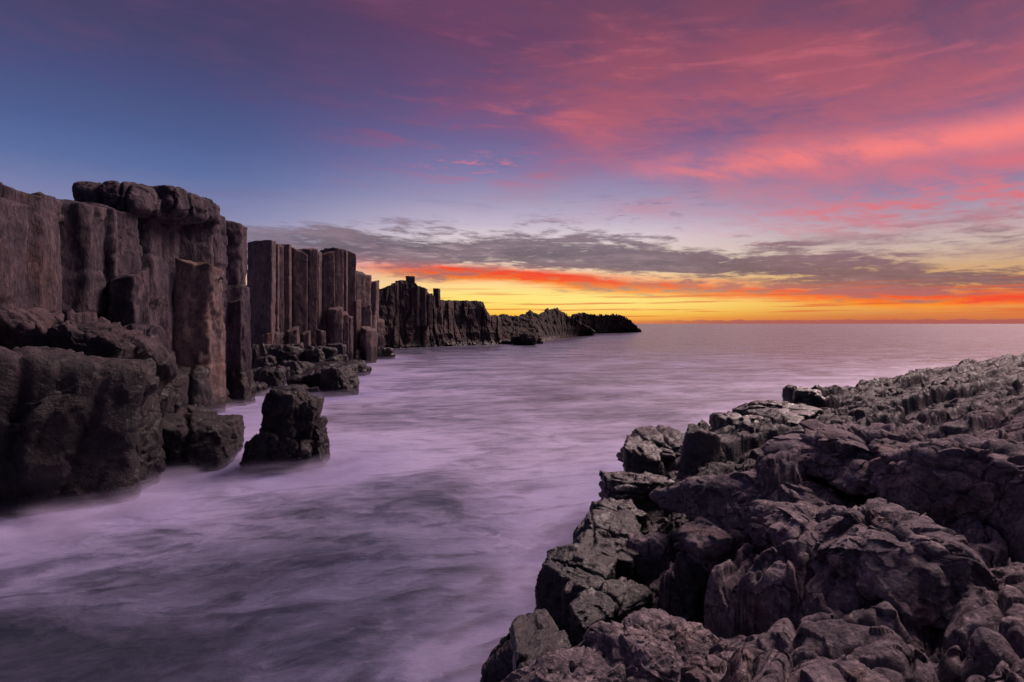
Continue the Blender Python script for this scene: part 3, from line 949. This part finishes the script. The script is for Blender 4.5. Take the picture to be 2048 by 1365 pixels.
CLEFTS = [(3.9, 5.3, 2.3, 3.0, 0.30, 0.13), (1.55, 5.0, 0.9, 4.2, 0.25, 0.12), (2.9, 6.2, 1.9, 5.6, 0.3, 0.15), (4.3, 7.4, 3.0, 8.0, 0.3, 0.2)]
ST = math.radians(52)              # strike of the joints, from the view axis towards the right
def shelf_height(x, y):
    tu = x * math.sin(ST) + y * math.cos(ST)          # along strike
    tv = x * math.cos(ST) - y * math.sin(ST)          # across, inland positive
    p = np.stack([x, y, 0 * x], 1)
    r = np.hypot(x, y)
    wx = fbm(p * 0.7, 3, 1) * 0.35 + fbm(p * 2.2, 2, 4) * 0.08
    wy = fbm(p * 0.7, 3, 2) * 0.35 + fbm(p * 2.2, 2, 5) * 0.08
    u, v = tu + wx, tv + wy
    L, Wd = 2.3, 0.95
    # blocks read larger and flatter far out, where the sea planes the shelf down
    L, Wd = 2.3, 0.95
    f1, e1, cu, cv, h = voronoi2(u / L, v / Wd, 11, 0.9)
    ccu, ccv = cu * L, cv * Wd
    cx = ccu * math.sin(ST) + ccv * math.cos(ST)
    cy = ccu * math.cos(ST) - ccv * math.sin(ST)
    sc = shore_s(cx, cy)
    s = shore_s(x, y)
    z = base_z(x, y) * 0.25 + base_z(cx, cy) * 0.75
    far = smooth(10, 40, r)
    nr_ = smooth(8.0, 4.5, r)
    z = z + (h[0] - 0.62) * (0.42 - 0.28 * nr_ + 0.22 * smooth(5, 16, r))
    # slabs tilt like roof tiles: each rises towards its near edge and breaks off there
    z = z + (1 - 0.6 * nr_) * ((v - ccv) * (0.22 + (h[1] - 0.5) * 0.55) + (u - ccu) * (h[2] - 0.5) * 0.30)
    e = np.maximum(e1 * Wd + fbm(p * 6, 3, 51) * 0.02, 0)
    z = z - 0.22 * np.exp(-(e / 0.028)) - 0.09 * np.exp(-(e / 0.16))
    f2, e2, cu2, cv2, h2 = voronoi2(u / 0.80 + 3.7, v / 0.36, 23, 0.95)
    k2 = np.maximum(smooth(0.25, 0.6, h[3]), smooth(7.0, 4.5, r))                    # some slabs are cut into smaller pieces, others stay whole
    z = z + k2 * ((h2[0] - 0.5) * (0.15 - 0.05 * far - 0.09 * nr_) + (v / 0.36 - cv2) * (h2[1] - 0.3) * 0.10) - (0.25 + k2) * ((0.06 + 0.05 * nr_) * np.exp(-e2 * 0.36 / 0.014) + (0.03 + 0.015 * nr_) * np.exp(-e2 * 0.36 / 0.04))
    # far out the joints part it into long plates lying like shingles
    LF, WF = 4.6, 1.25
    f3, e3, cu3, cv3, h3 = voronoi2(u / LF + 1.3, v / WF + 0.7, 41, 0.85)
    zf = base_z(x, y) + (h3[0] - 0.62) * 0.55 + (v - (cv3 - 0.7) * WF) * (0.30 + (h3[1] - 0.5) * 0.45) + (u - (cu3 - 1.3) * LF) * (h3[2] - 0.5) * 0.10
    zf = zf - 0.25 * np.exp(-e3 * WF / 0.07) + (h2[0] - 0.5) * 0.12
    wf = smooth(9, 17, r)
    z = z * (1 - wf) + zf * wf
    st = ridged(np.stack([u * 0.9, v * 4.6, z * 3], 1), 4, 31, 0.55)
    z = z - smooth(0.72, 0.95, st) * 0.06
    z = z + fbm(p * 1.3, 4, 33, 0.5) * 0.10 + (ridged(p * 3.1, 4, 37, 0.6) - 0.6) * 0.035 + fbm(p * 11, 3, 35) * 0.010
    for (ax, ay, bx, by, dep, wid) in CLEFTS:
        ex, ey = bx - ax, by - ay
        t = np.clip(((x - ax) * ex + (y - ay) * ey) / (ex * ex + ey * ey), 0, 1)
        dd = np.hypot(x - ax - t * ex + 0.5 * wx, y - ay - t * ey + 0.5 * wy)
        z = z - dep * np.exp(-(dd / wid) ** 2)
    # bigger steps towards the sea, then the drop
    z = z - smooth(2.2, 0.4, sc) * h[3] * 0.55
    out = smooth(0.05, -0.25, sc + (h[1] - 0.5) * 0.3)
    z = z * (1 - out) + (-1.0 + h[3] * 0.8 - 0.2 * (-sc)) * out
    z = z - smooth(-0.2, -2.2, s) * 4
    wet = np.clip(1.15 - s / np.interp(r, [0, 7, 14, 30, 80], [0.8, 2.4, 7.0, 16.0, 30.0]), 0, 1)
    return z, wet


def shelf_sheet():
    na, nr = 1000, 1260
    a = np.radians(np.linspace(-30, 58, na))
    r0 = np.concatenate([np.geomspace(1.3, 40, nr - 230), np.geomspace(40.2, 150, 230)])
    R, A = np.meshgrid(r0, a, indexing='ij')
    x, y = (R * np.sin(A)).ravel(), (R * np.cos(A)).ravel()
    z, w = shelf_height(x, y)
    Z = z.reshape(nr, na)
    for k in range(3):                                 # weather the far steps back to slopes
        B = Z.copy()
        B[:, 1:-1] = 0.25 * Z[:, :-2] + 0.5 * Z[:, 1:-1] + 0.25 * Z[:, 2:]
        if k % 3 == 0:
            C = B.copy()
            C[1:-1] = 0.25 * B[:-2] + 0.5 * B[1:-1] + 0.25 * B[2:]
            B = C
        wgt = smooth(6 + k, 16 + 3 * k, R)
        Z = Z * (1 - wgt) + B * wgt
    wn = 1 - smooth(4.5, 8.5, R)
    Z0 = Z.copy()
    for k in range(5):
        Z[:, 1:-1] += 0.25 * (Z[:, :-2] + Z[:, 2:] - 2 * Z[:, 1:-1])
        if k % 4 == 0:
            Z[1:-1] += 0.25 * (Z[:-2] + Z[2:] - 2 * Z[1:-1])
    Z = Z0 * (1 - wn * 0.9) + Z * wn * 0.9
    z = Z.ravel()
    i = np.arange(nr - 1)[:, None] * na; j = np.arange(na - 1)[None]
    f = np.stack([i + j, i + na + j, i + na + j + 1, i + j + 1], -1).reshape(-1, 4)[:, ::-1]
    f = f[(z[f] > -1.2).any(1)]
    used = np.unique(f)
    mp = np.zeros(len(z), np.int64); mp[used] = np.arange(len(used))
    v = np.stack([x, y, z], 1)[used]
    rr_ = np.hypot(v[:, 0], v[:, 1])
    q = v * np.array([1, 1, 1.2])
    big = np.interp(rr_, [0, 8, 30], [0.05, 0.07, 0.08])
    qw = q + fbm(q * 1.5, 3, 90)[:, None] * 0.15
    ch = chips(qw, 1.6, 91) * np.interp(rr_, [0, 5, 12, 30], [0.10, 0.10, 0.13, 0.20]) + chips(qw, 5.5, 95) * np.interp(rr_, [0, 5, 12, 25], [0.035, 0.04, 0.05, 0.05])
    v[:, 2] += ch
    v[:, 0] -= ch * 0.35
    v[:, 1] -= ch * 0.45
    for ax in range(3):
        k = [1, 1, 0.5][ax]
        v[:, ax] += k * (fbm(q * 2.3 + ax * 31, 4, 61 + ax, 0.55) * big + fbm(q * 11 + ax * 17, 3, 71 + ax) * 0.010)
    return v, mp[f], w[used]


hv, hf, hw = shelf_sheet()
tag(link('rock_shelf', mesh_np('rock_shelf', hv, hf, M_SHELF, attrs={'wet': hw})), 'jointed bedrock of the sloping basalt shelf along the right shore', None, None, 'structure')

# ------------------------------------------------------------------ rocks at the foot of the cliffs
def brock(name, label, cat, mat, pl, pr, pt, pb, seed, d=None, z=None, deep=0.9, group=None, hh=1.0, **kw):
    """A rock seen between photo columns pl..pr and rows pt..pb; standing in the sea at row pb unless d says how far it is."""
    if d is None:
        d = sea_depth(pb)
    b = at((pl + pr) / 2, pb, d)
    w = (pr - pl) / F * d
    h = (pb - pt) / F * d * hh
    zb = b[2] if z is None else z
    sink = 0.35 if z is None else 0.0
    return rock(name, label, cat, mat, (b[0], d + w * deep * 0.42, zb - sink), (w * 1.10, w * deep * 1.1, (b[2] - zb) + h * 1.02 + sink), seed, group=group, wetfoot=(b[2] < 0.6), **kw)


def compound(name, label, cat, mat, pieces, foot):
    """One rock of several fused lumps; pieces: (pl, pr, pt, pb, depth offset in m, seed, options)."""
    d0 = sea_depth(foot)
    V, Fa, n = [], [], 0
    c0 = at(sum(q[0] + q[1] for q in pieces) / 2 / len(pieces), foot, d0)
    for (pl, pr, pt, pb, dd, sd, kw) in pieces:
        d = d0 + dd
        a, b = at(pl, pt, d), at(pr, pb, d)
        size = ((b[0] - a[0]) * 1.12, kw.pop('deep', 1.0) * (b[0] - a[0]), a[2] - b[2] + 0.5)
        v, f = rock_shape(size, sd, **kw)
        v = v + np.array([(a[0] + b[0]) / 2, d + size[1] / 2, (a[2] + b[2]) / 2 - 0.25]) - c0
        V.append(v); Fa.append(f + n); n += len(v)
    o = link(name, mesh_np(name, np.concatenate(V), np.concatenate(Fa), mat), None, tuple(c0))
    w = at(max(q[1] for q in pieces), foot, d0)[0] - at(min(q[0] for q in pieces), foot, d0)[0]
    ROCKS.append((c0[0], c0[1] + w * 0.45, w * 0.5, 3))
    return tag(o, label, cat)


def K(**k):
    b = dict(sub=6, sharp=26, cuts=12, boxy=0.4, cracks=3, crack_depth=0.05, rough=0.035, lumps=0.06, chip=0.16, chip_n=2.6, taper=0.12)
    b.update(k)
    return b


compound('sea_stack', 'squat dark wet rock standing alone in the foaming water', 'rock', M_WET,
         [(508, 588, 788, 930, 0.35, 12, K(taper=0.26, tilt=(0, 0.05))), (556, 622, 790, 915, 0.6, 14, K(taper=0.22, tilt=(0, 0.12))), (600, 640, 842, 912, 0.7, 15, K()),
          (498, 560, 866, 945, 0.0, 18, K(taper=0.2)), (540, 612, 880, 935, 0.1, 19, K())], 945)
brock('rock_block', 'huge dark block at the left edge, its flat top sloping towards the water', 'rock', M_WET, -330, 164, 700, 1042, 21, sub=7, rot=0.55, sharp=18, cuts=7, deep=0.5, cracks=5, rough=0.03, lumps=0.06, boxy=1.0, crack_depth=0.03, chip=0.07, chip_n=3.5, tilt=(0.0, 0.07))
brock('rock_block', 'slanting dark slab leaning on the cliff behind the huge left block', 'rock', M_WET, -60, 272, 640, 950, 27, d=19.8, z=-1, sub=7, chip=0.12, sharp=16, cuts=9, deep=0.5, cracks=3, rough=0.045, lumps=0.08, tilt=(0, 0.13))
brock('rock_block', 'upright rust-streaked block with a fluted face between the dark slab and the cliff', 'rock', M_CLIFF, 198, 288, 650, 900, 34, d=21.5, z=-1, sub=6, sharp=18, cuts=6, cracks=3, rough=0.07, lumps=0.08)
brock('rock_block', 'low flat-topped ledge block reaching into the foam below the cliff', 'rock', M_WET, 266, 428, 850, 945, 41, sub=6, sharp=22, cuts=6, deep=0.9, cracks=3, rough=0.04, lumps=0.06, boxy=1.0)
brock('rock_block', 'narrow pitted block wedged at the waterline between the huge block and the ledge', 'rock', M_WET, 160, 268, 806, 985, 46, sub=6, sharp=18, cuts=7, cracks=3, rough=0.07, lumps=0.08)
brock('boulder', 'black square boulder above the ledge block', 'boulder', M_WET, 266, 345, 742, 850, 51, d=24.5, z=-0.5, sub=5, sharp=20, cuts=6, rough=0.05)
brock('boulder', 'jagged wet boulder leaning at the foot of the pale column', 'boulder', M_WET, 322, 392, 736, 815, 55, d=31, z=-0.5, sub=5, sharp=16, cuts=9, rough=0.07)
brock('boulder', 'small lumpy boulder between the ledge and the pale column', 'boulder', M_WET, 340, 404, 812, 858, 58, d=26, z=-0.5, sub=5, sharp=12, cuts=9, rough=0.08)
brock('boulder', 'squared boulder at the waterline under the cliff corner', 'boulder', M_WET, 374, 430, 778, 824, 63, sub=5, sharp=16, cuts=8, rough=0.07)
brock('boulder', 'tall squared boulder at the foot of the farthest cliff corner', 'boulder', M_WET, 424, 488, 742, 812, 66, sub=5, sharp=20, cuts=6, rough=0.06)
brock('boulder', 'rounded boulder half drowned in foam beside the ledge block', 'boulder', M_WET, 424, 460, 856, 908, 69, sub=5, sharp=8, cuts=8, rough=0.05)
RB = [  # pl, pr, pt, pb, d, label
    (640, 700, 738, 790, None, 'craggy wet rock with a gold-lit face at the tip of the rubble'), (596, 656, 744, 786, None, 'low dark wet rock behind the craggy tip of the rubble'),
    (690, 726, 724, 752, None, 'small low rock awash in foam off the rubble'), (716, 736, 732, 750, None, 'smallest rock awash in foam at the end of the rubble'),
    (686, 742, 664, 722, 84, 'big black block at the foot of the stepped columns'), (733, 760, 668, 718, 87, 'ribbed rock beside the big black block by the steps'),
    (518, 560, 738, 800, 46, 'block with a lit mossy face near the cliff gap'), (486, 528, 738, 776, 48, 'dark flat-topped block in the cliff gap'), (488, 526, 768, 808, 43, 'lowest block in the cliff gap beside the near cliff'),
    (548, 572, 732, 778, 50, 'rounded upright rock right of the mossy block'), (566, 616, 724, 762, 52, 'rock with a fluted bright face in the middle of the rubble'),
    (534, 598, 692, 748, 57, 'large leaning slab with a pale triangular face below the wall'), (500, 552, 668, 716, 62, 'sloping slab heaped at the left end of the wall'),
    (598, 640, 702, 748, 58, 'dark angular boulder below the middle of the wall'), (622, 668, 690, 742, 62, 'black boulder below the short broken columns'),
    (655, 690, 688, 728, 68, 'upright dark boulder next to the big black block'), (556, 602, 686, 716, 61, 'tilted slab below the lit columns'),
    (600, 690, 732, 768, 53, 'long low bed of wet rock across the front of the rubble'), (486, 510, 690, 740, 55, 'narrow upright rock in the shadow of the gap'),
    (574, 606, 752, 786, 45, 'wedge of wet rock by the pool in the rubble'), (540, 606, 776, 800, 42, 'low slick rock behind the lone sea rock'), (738, 782, 696, 724, 88, 'low foam-washed reef below the stepped columns'),
    (640, 676, 716, 744, 58, 'knobbly boulder on the bed of wet rock'), (500, 540, 716, 744, 54, 'wide block stacked in the cliff gap')]
for k, (pl, pr, pt, pb, d, lab) in enumerate(RB):
    brock('boulder', lab, 'boulder', M_WET if d is None or d < 60 else M_CLIFF, pl, pr, pt, pb, 800 + k * 11, d=d, z=None if d is None else -0.4, group='rubble below the column wall', sub=5, sharp=[14, 20, 10][k % 3], cuts=9,
          rough=0.06, cracks=2, lumps=0.10, rot=(k * 1.7) % 1.2 - 0.6, tilt=((k * 0.37) % 0.4 - 0.2, (k * 0.53) % 0.4 - 0.2))
SM = [(430, 456, 800, 822, 41), (452, 474, 790, 812, 43), (506, 528, 780, 800, 44.5), (590, 612, 770, 790, 44), (612, 634, 776, 794, 43), (560, 580, 720, 740, 54), (540, 558, 700, 722, 58),
      (610, 628, 690, 708, 62), (640, 658, 700, 716, 63), (676, 696, 712, 730, 70), (520, 538, 690, 712, 58), (580, 598, 740, 756, 51), (700, 716, 700, 720, 78), (626, 644, 734, 750, 54), (660, 676, 742, 756, 52), (396, 420, 830, 852, 31)]
for k, (pl, pr, pt, pb, d) in enumerate(SM):
    brock('stone', 'small wet stone lying among the rubble under the cliffs', 'stone', M_WET, pl, pr, pt, pb, 1200 + k * 7, d=d, z=-0.4, group='small stones in the rubble', sub=4, sharp=14, cuts=9, chip=0.18,
          rot=k * 0.9, tilt=((k * 0.31) % 0.5 - 0.25, (k * 0.47) % 0.5 - 0.25))
# rough outcrop at the water below the middle headland
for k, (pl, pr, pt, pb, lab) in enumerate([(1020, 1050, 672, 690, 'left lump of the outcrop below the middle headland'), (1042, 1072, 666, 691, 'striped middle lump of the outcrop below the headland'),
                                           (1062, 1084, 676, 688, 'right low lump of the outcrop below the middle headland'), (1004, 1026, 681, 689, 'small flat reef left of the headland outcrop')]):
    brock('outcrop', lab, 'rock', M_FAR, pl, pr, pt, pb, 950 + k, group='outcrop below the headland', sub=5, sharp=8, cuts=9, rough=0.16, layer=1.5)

# ------------------------------------------------------------------ the sea: one sheet to the horizon, finer towards the eye
SHORE_PX = [(1020, 1348, 1.0), (1026, 1300, 0.0)]


def sea_sheet():
    na, nr = 520, 520
    a = np.radians(np.linspace(-75, 75, na))
    rr_ = np.concatenate([np.geomspace(2.0, 500, nr - 40), np.geomspace(520, 60000, 40)])
    R, A = np.meshgrid(rr_, a, indexing='ij')
    x, y = (R * np.sin(A)).ravel(), (R * np.cos(A)).ravel() - 1.0
    p = np.stack([x, y, 0 * x], 1)
    fade = np.exp(-R.ravel() / 150)
    z = fbm(p * np.array([0.10, 0.16, 1]), 4, 3) * 0.22 * fade + fbm(p * np.array([0.5, 0.8, 1]), 3, 8) * 0.05 * np.exp(-R.ravel() / 40)
    d = np.full(len(x), 60.0)
    for (rx, ry, rad, h) in ROCKS:
        d = np.minimum(d, np.maximum(np.hypot(x - rx, y - ry) - rad, 0))
    d = np.minimum(d, np.maximum(0, shore_s(x, y) * -1))
    fo = np.exp(-d / 3.8)
    v = np.stack([x, y, z], 1)
    nrr, naa = R.shape
    i = np.arange(nrr - 1)[:, None] * naa; j = np.arange(naa - 1)[None]
    f = np.stack([i + j, i + j + 1, i + naa + j + 1, i + naa + j], -1).reshape(-1, 4)[:, ::-1]
    return v, f, fo


m, b, out = new_mat('sea_water')
M_SEA = m
pos, x, y, z = world_pos()
at_ = E.nt.nodes.new('ShaderNodeAttribute'); at_.attribute_name = 'foam'
fo = E(at_.outputs['Fac'])
dist = E.m('SQRT', x * x + y * y)
w1 = noise(scaled(pos, 0.10, 0.10, 1), 1.0, 3, 0.5)
fl = combine(x * 0.13 + y * 0.05 + w1 * 1.6, y * 0.26 - x * 0.06 + w1 * 1.2, 2.0)
f1 = noise(fl, 1.0, 7, 0.58, 0.6)
f2 = noise(combine(x * 0.55 + y * 0.18 + w1 * 3, y * 1.1 - x * 0.35 + f1 * 2.0, 7.0), 1.0, 6, 0.6, 0.5)
f3 = noise(combine(x * 0.02, y * 0.06, 1.0), 1.0, 6, 0.6, 0.3)
f5 = noise(combine(x * 0.9 + y * 0.3 + f1 * 4.0, y * 2.0 - x * 0.4 + f2 * 3.0, 17.0), 1.0, 6, 0.62, 0.6)
foam = f1 * 0.48 + f2 * 0.30 + f5 * 0.22
bay = (sstep(8, 26, dist) - 0.78) * 0.28
wisp = (1.0 - E.m('ABSOLUTE', f2 * 2.0 - 1.0)) ** 5.0 * sstep(0.38, 0.62, f1)
f4 = noise(combine(x * 1.5 + f1 * 5.0, y * 2.2 - x * 0.5 + f2 * 4.0, 11.0), 1.0, 5, 0.55, 0.4)
wisp = wisp * 0.7 + (1.0 - E.m('ABSOLUTE', f4 * 2.0 - 1.0)) ** 6.0 * 0.25 * sstep(40, 12, dist)
white = sstep(0.34, 0.84, foam + fo * 0.34 + (f2 - 0.5) * fo * 0.5 + bay + (f3 - 0.5) * 0.3) * (1.0 - sstep(40, 160, dist) * 0.75) + wisp * 0.24
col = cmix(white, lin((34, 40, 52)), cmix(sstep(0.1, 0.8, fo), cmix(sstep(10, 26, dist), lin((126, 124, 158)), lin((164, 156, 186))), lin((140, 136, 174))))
setin(b, 'Base Color', col)
setin(b, 'Roughness', 0.32 + white * 0.2 - sstep(30, 120, dist) * 0.10)
setin(b, 'IOR', 1.42)
setin(b, 'Specular IOR Level', 0.75)
wv_ = noise(combine(x * 0.22 + w1, y * 0.5 + w1, 3.0), 1.0, 5, 0.55) * 0.5 + foam * 0.5 + noise(combine(x * 0.05, y * 0.22, 6.0), 1.0, 6, 0.6) * 1.2
setin(b, 'Normal', bump(wv_, 0.55, 0.5))
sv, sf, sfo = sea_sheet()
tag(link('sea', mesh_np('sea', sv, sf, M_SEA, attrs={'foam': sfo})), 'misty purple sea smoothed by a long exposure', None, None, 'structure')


# ---- mist and spray the swell leaves round the rocks: thin veils of foam, denser low down
m, b, out = new_mat('foam_veil')
E.nt.nodes.remove(b)
pos, x, y, z = world_pos()
at_ = E.nt.nodes.new('ShaderNodeAttribute'); at_.attribute_name = 'veil'
vn = noise(scaled(pos, 0.55, 0.55, 1.3), 1.0, 5, 0.55, 0.5)
alpha = E(at_.outputs['Fac']) * sstep(0.30, 0.66, vn)
tr = E.nt.nodes.new('ShaderNodeBsdfTransparent')
df = E.nt.nodes.new('ShaderNodeBsdfDiffuse'); df.inputs[0].default_value = (*lin((176, 168, 200)), 1)
mx = E.nt.nodes.new('ShaderNodeMixShader')
E.nt.links.new(alpha.s, mx.inputs[0]); E.nt.links.new(tr.outputs[0], mx.inputs[1]); E.nt.links.new(df.outputs[0], mx.inputs[2])
E.nt.links.new(mx.outputs[0], out.inputs[0])
M_VEIL = m


def veil_sheet():
    V, Fc, A_, n = [], [], [], 0
    for k in range(8):
        t = (k + 0.5) / 8
        z = sv[:, 2] + 0.05 + 0.50 * t
        al = np.clip(sfo2 - 0.10, 0, 1) * 0.30 * (1 - t) ** 1.1
        keep = (al[sf] > 0.004).any(1) & (np.hypot(sv[sf[:, 0], 0], sv[sf[:, 0], 1]) < 110)
        f = sf[keep]
        used = np.unique(f)
        mp = np.zeros(len(sv), np.int64); mp[used] = np.arange(len(used))
        w = sv[used].copy(); w[:, 2] = z[used] + fbm(w * 0.4 + k * 9, 3, 200 + k) * 0.10
        V.append(w); Fc.append(mp[f] + n); A_.append(al[used]); n += len(used)
    return np.concatenate(V), np.concatenate(Fc), np.concatenate(A_)


sfo2 = sfo ** 2.7
vv_, vf_, va_ = veil_sheet()
tag(link('foam', mesh_np('foam', vv_, vf_, M_VEIL, attrs={'veil': va_})), 'soft veil of spray and foam round the foot of the rocks', None, None, 'stuff')

# ------------------------------------------------------------------ boulders and blocks lying on the rock shelf
def on_shelf(px, py):
    d = 2.0
    for _ in range(60):
        zb = float(base_z(np.array([(px - CXP) / F * d]), np.array([d]))[0])
        d = 0.5 * d + 0.5 * F * (H - zb) / (py - HZ)
    return d, zb


def srock(label, pl, pr, pt, pb, h, seed, mat=None, cat='boulder', name=None, group=None, sink=0.5, dmin=0.45, dmax=1.7, rot=None, drop=0.0, **kw):
    """A block on the shelf whose near foot is seen at row pb, whose far top edge at row pt, h metres high."""
    px = (pl + pr) / 2
    d, zb = on_shelf(px, pb)
    h *= 0.85
    zb -= drop
    w = (pr - pl) / F * d
    d2 = F * (H - zb - h * 0.9) / max(pt - HZ, 20)
    dep = min(max(d2 - d, dmin * w), dmax * w)
    xc = (px - CXP) / F * (d + dep * 0.4)
    w *= kw.pop('wide', 1.0)
    kw.setdefault('sub', 6 if (pr - pl) > 110 else 5)
    kw.setdefault('sharp', 20); kw.setdefault('cuts', 8); kw.setdefault('rough', 0.03); kw.setdefault('lumps', 0.07); kw.setdefault('cracks', 3)
    a = (-0.25 if rot is None else rot)
    o = rock(name or cat, label, cat, mat or M_BOULDER, (xc, d + dep / 2, zb - sink), (w * 1.06, dep * 1.06, h + sink), seed, group=group, rot=a, **kw)
    return o


G = None
S = M_SEAROCK
# blocks on the water's edge, near to far
srock('square-cut block jutting over the water at the near end of the shelf', 1022, 1150, 1208, 1345, 0.72, 1, S, 'rock', 'rock_block', sharp=34, cuts=3, boxy=1.2, cracks=1, lumps=0.03, rot=0.05, drop=0.5)
srock('dark faceted block overhanging the water above the square-cut block', 1080, 1215, 1082, 1205, 0.58, 2, S, 'rock', 'rock_block', sharp=30, cuts=12, boxy=0.4, rot=-0.4, tilt=(0.1, 0.25))
srock('small two-layered boulder tucked behind the square-cut block', 1126, 1232, 1152, 1216, 0.36, 3, S, layer=0.2, cuts=9, sharp=10, rot=0.1)
srock('long slick slab lying below the dark faceted block', 1140, 1310, 1164, 1228, 0.24, 4, S, 'rock', 'slab_rock', sharp=20, cuts=7, rot=0.45, tilt=(0.12, -0.2))
srock('big black block with a deep shadowed face above the water', 1150, 1300, 1030, 1140, 0.55, 5, S, 'rock', 'rock_block', sharp=26, cuts=9, boxy=0.6, rot=-0.3, tilt=(0.15, 0.1))
srock('flat-topped shiny slab crowning the big black block', 1172, 1292, 1000, 1066, 0.45, 6, S, 'rock', 'slab_rock', sharp=26, cuts=7, rot=0.3, layer=0.25, tilt=(0.12, 0.1))
srock('small pale-topped boulder in the dark hollow', 1258, 1348, 1064, 1116, 0.34, 7, M_BOULDER, cuts=9, sharp=10)
srock('small squared wet boulder sunk in the dark hollow behind the near slabs', 1360, 1432, 1098, 1158, 0.30, 8, S, sharp=18, cuts=7, rot=0.3)
srock('long tilted slab with a lit crest and black underside', 1350, 1570, 1024, 1102, 0.40, 10, M_BOULDER, 'rock', 'slab_rock', sharp=14, cuts=7, rot=0.45, tilt=(0.1, -0.16), layer=0.3)
srock('broad grooved slab with a pitted surface at the lower edge', 1170, 1440, 1190, 1350, 0.15, 11, M_BOULDER, 'rock', 'slab_rock', sharp=12, cuts=5, rot=0.6, cracks=1, furrows=(3, 3), fur_depth=0.035, fur_dir=-0.75, rough=0.03, dmax=1.0, sub=7, chip=0.11, chip_n=4.5, lumps=0.03, taper=0.4, tilt=(-0.10, 0.05))
srock('smaller pitted slab in the bottom corner by the water', 1010, 1270, 1272, 1420, 0.14, 12, M_BOULDER, 'rock', 'slab_rock', sharp=12, cuts=6, rot=0.5, cracks=1, furrows=(3, 2), fur_depth=0.035, fur_dir=-0.7, dmax=1.0, sub=7, chip=0.11, chip_n=4.5, lumps=0.03, taper=0.4, tilt=(-0.08, -0.05))
srock('ledge of stacked wet plates at the shore below the pyramid rock', 1200, 1340, 938, 1008, 0.6, 13, S, 'rock', 'rock_block', sharp=20, cuts=8, rot=0.3, layer=0.2, tilt=(0.1, 0.08))
srock('upright dark block on the shore edge left of the pyramid rock', 1248, 1318, 886, 938, 0.62, 14, S, 'rock', 'rock_block', sharp=24, cuts=9, boxy=0.5, tilt=(0.1, 0.1))
srock('flat wet slab topped with a bright puddle sheen by the shore', 1270, 1400, 864, 924, 0.4, 15, S, 'rock', 'slab_rock', sharp=20, cuts=8, rot=0.5, tilt=(0.08, -0.14), layer=0.2)
srock('angular pyramid-shaped rock standing on end', 1366, 1450, 876, 952, 0.95, 16, S, 'rock', 'rock_block', sharp=30, cuts=10, boxy=0.3, taper=0.42, rot=0.3, cracks=1)
srock('lumpy rock on the shore edge in the middle distance', 1432, 1536, 822, 858, 0.5, 17, S, sharp=9, lumps=0.16)
srock('thin dark plate at the shore past the lumpy rock', 1500, 1622, 800, 836, 0.4, 18, S, 'rock', 'slab_rock', rot=0.6, tilt=(0.08, -0.14), sharp=14)
srock('knob of rock standing up on the shore line', 1582, 1646, 770, 808, 0.8, 19, S, sharp=8, lumps=0.16)
# the big rounded masses
def dome(label, pl, pr, pt, pb, h, seed, fur=(2, 1), **kw):
    kw.setdefault('wide', 1.18)
    kw.setdefault('taper', 0.55); kw.setdefault('sharp', 13); kw.setdefault('cuts', 16); kw.setdefault('lumps', 0.06); kw.setdefault('chip', 0.15); kw.setdefault('chip_n', 3.6); kw.setdefault('cracks', 1); kw.setdefault('crack_depth', 0.05)
    kw.setdefault('fur_depth', 0.07); kw.setdefault('rough', 0.025); kw.setdefault('sub', 7); kw.setdefault('dmax', 1.5); kw.setdefault('boxy', 0.3)
    g = (pr - pl) * 0.07
    srock(label, pl - g, pr + g, pt, pb + 12, h * 0.55, seed, M_BOULDER, 'boulder', 'boulder', furrows=fur, sink=0.35, **kw)


dome('large rounded dome of rock in the middle of the shelf, bulging over ledges', 1648, 1940, 822, 1000, 1.30, 31, fur=(2, 2), layer=0.5, sharp=5, rot=0.1)
dome('tall sloping dome at the right edge with folded flanks', 1858, 2110, 845, 1046, 1.15, 32, fur=(3, 1), rot=0.5)
dome('folded grey mass with two leaning ribs left of the large dome', 1392, 1545, 893, 1036, 0.8, 33, fur=(3, 1), fur_dir=0.3, rot=0.6)
dome('leaning rounded rib of rock beside the folded mass', 1488, 1662, 890, 1040, 0.8, 34, fur=(2, 1), fur_dir=0.3, rot=0.8)
dome('cauliflower-topped boulder above the bottom ridges', 1560, 1730, 980, 1095, 0.55, 35, fur=(2, 2), lumps=0.26)
dome('round-shouldered boulder with a dark right side over the black cleft', 1690, 1885, 972, 1150, 0.75, 36, fur=(2, 2))
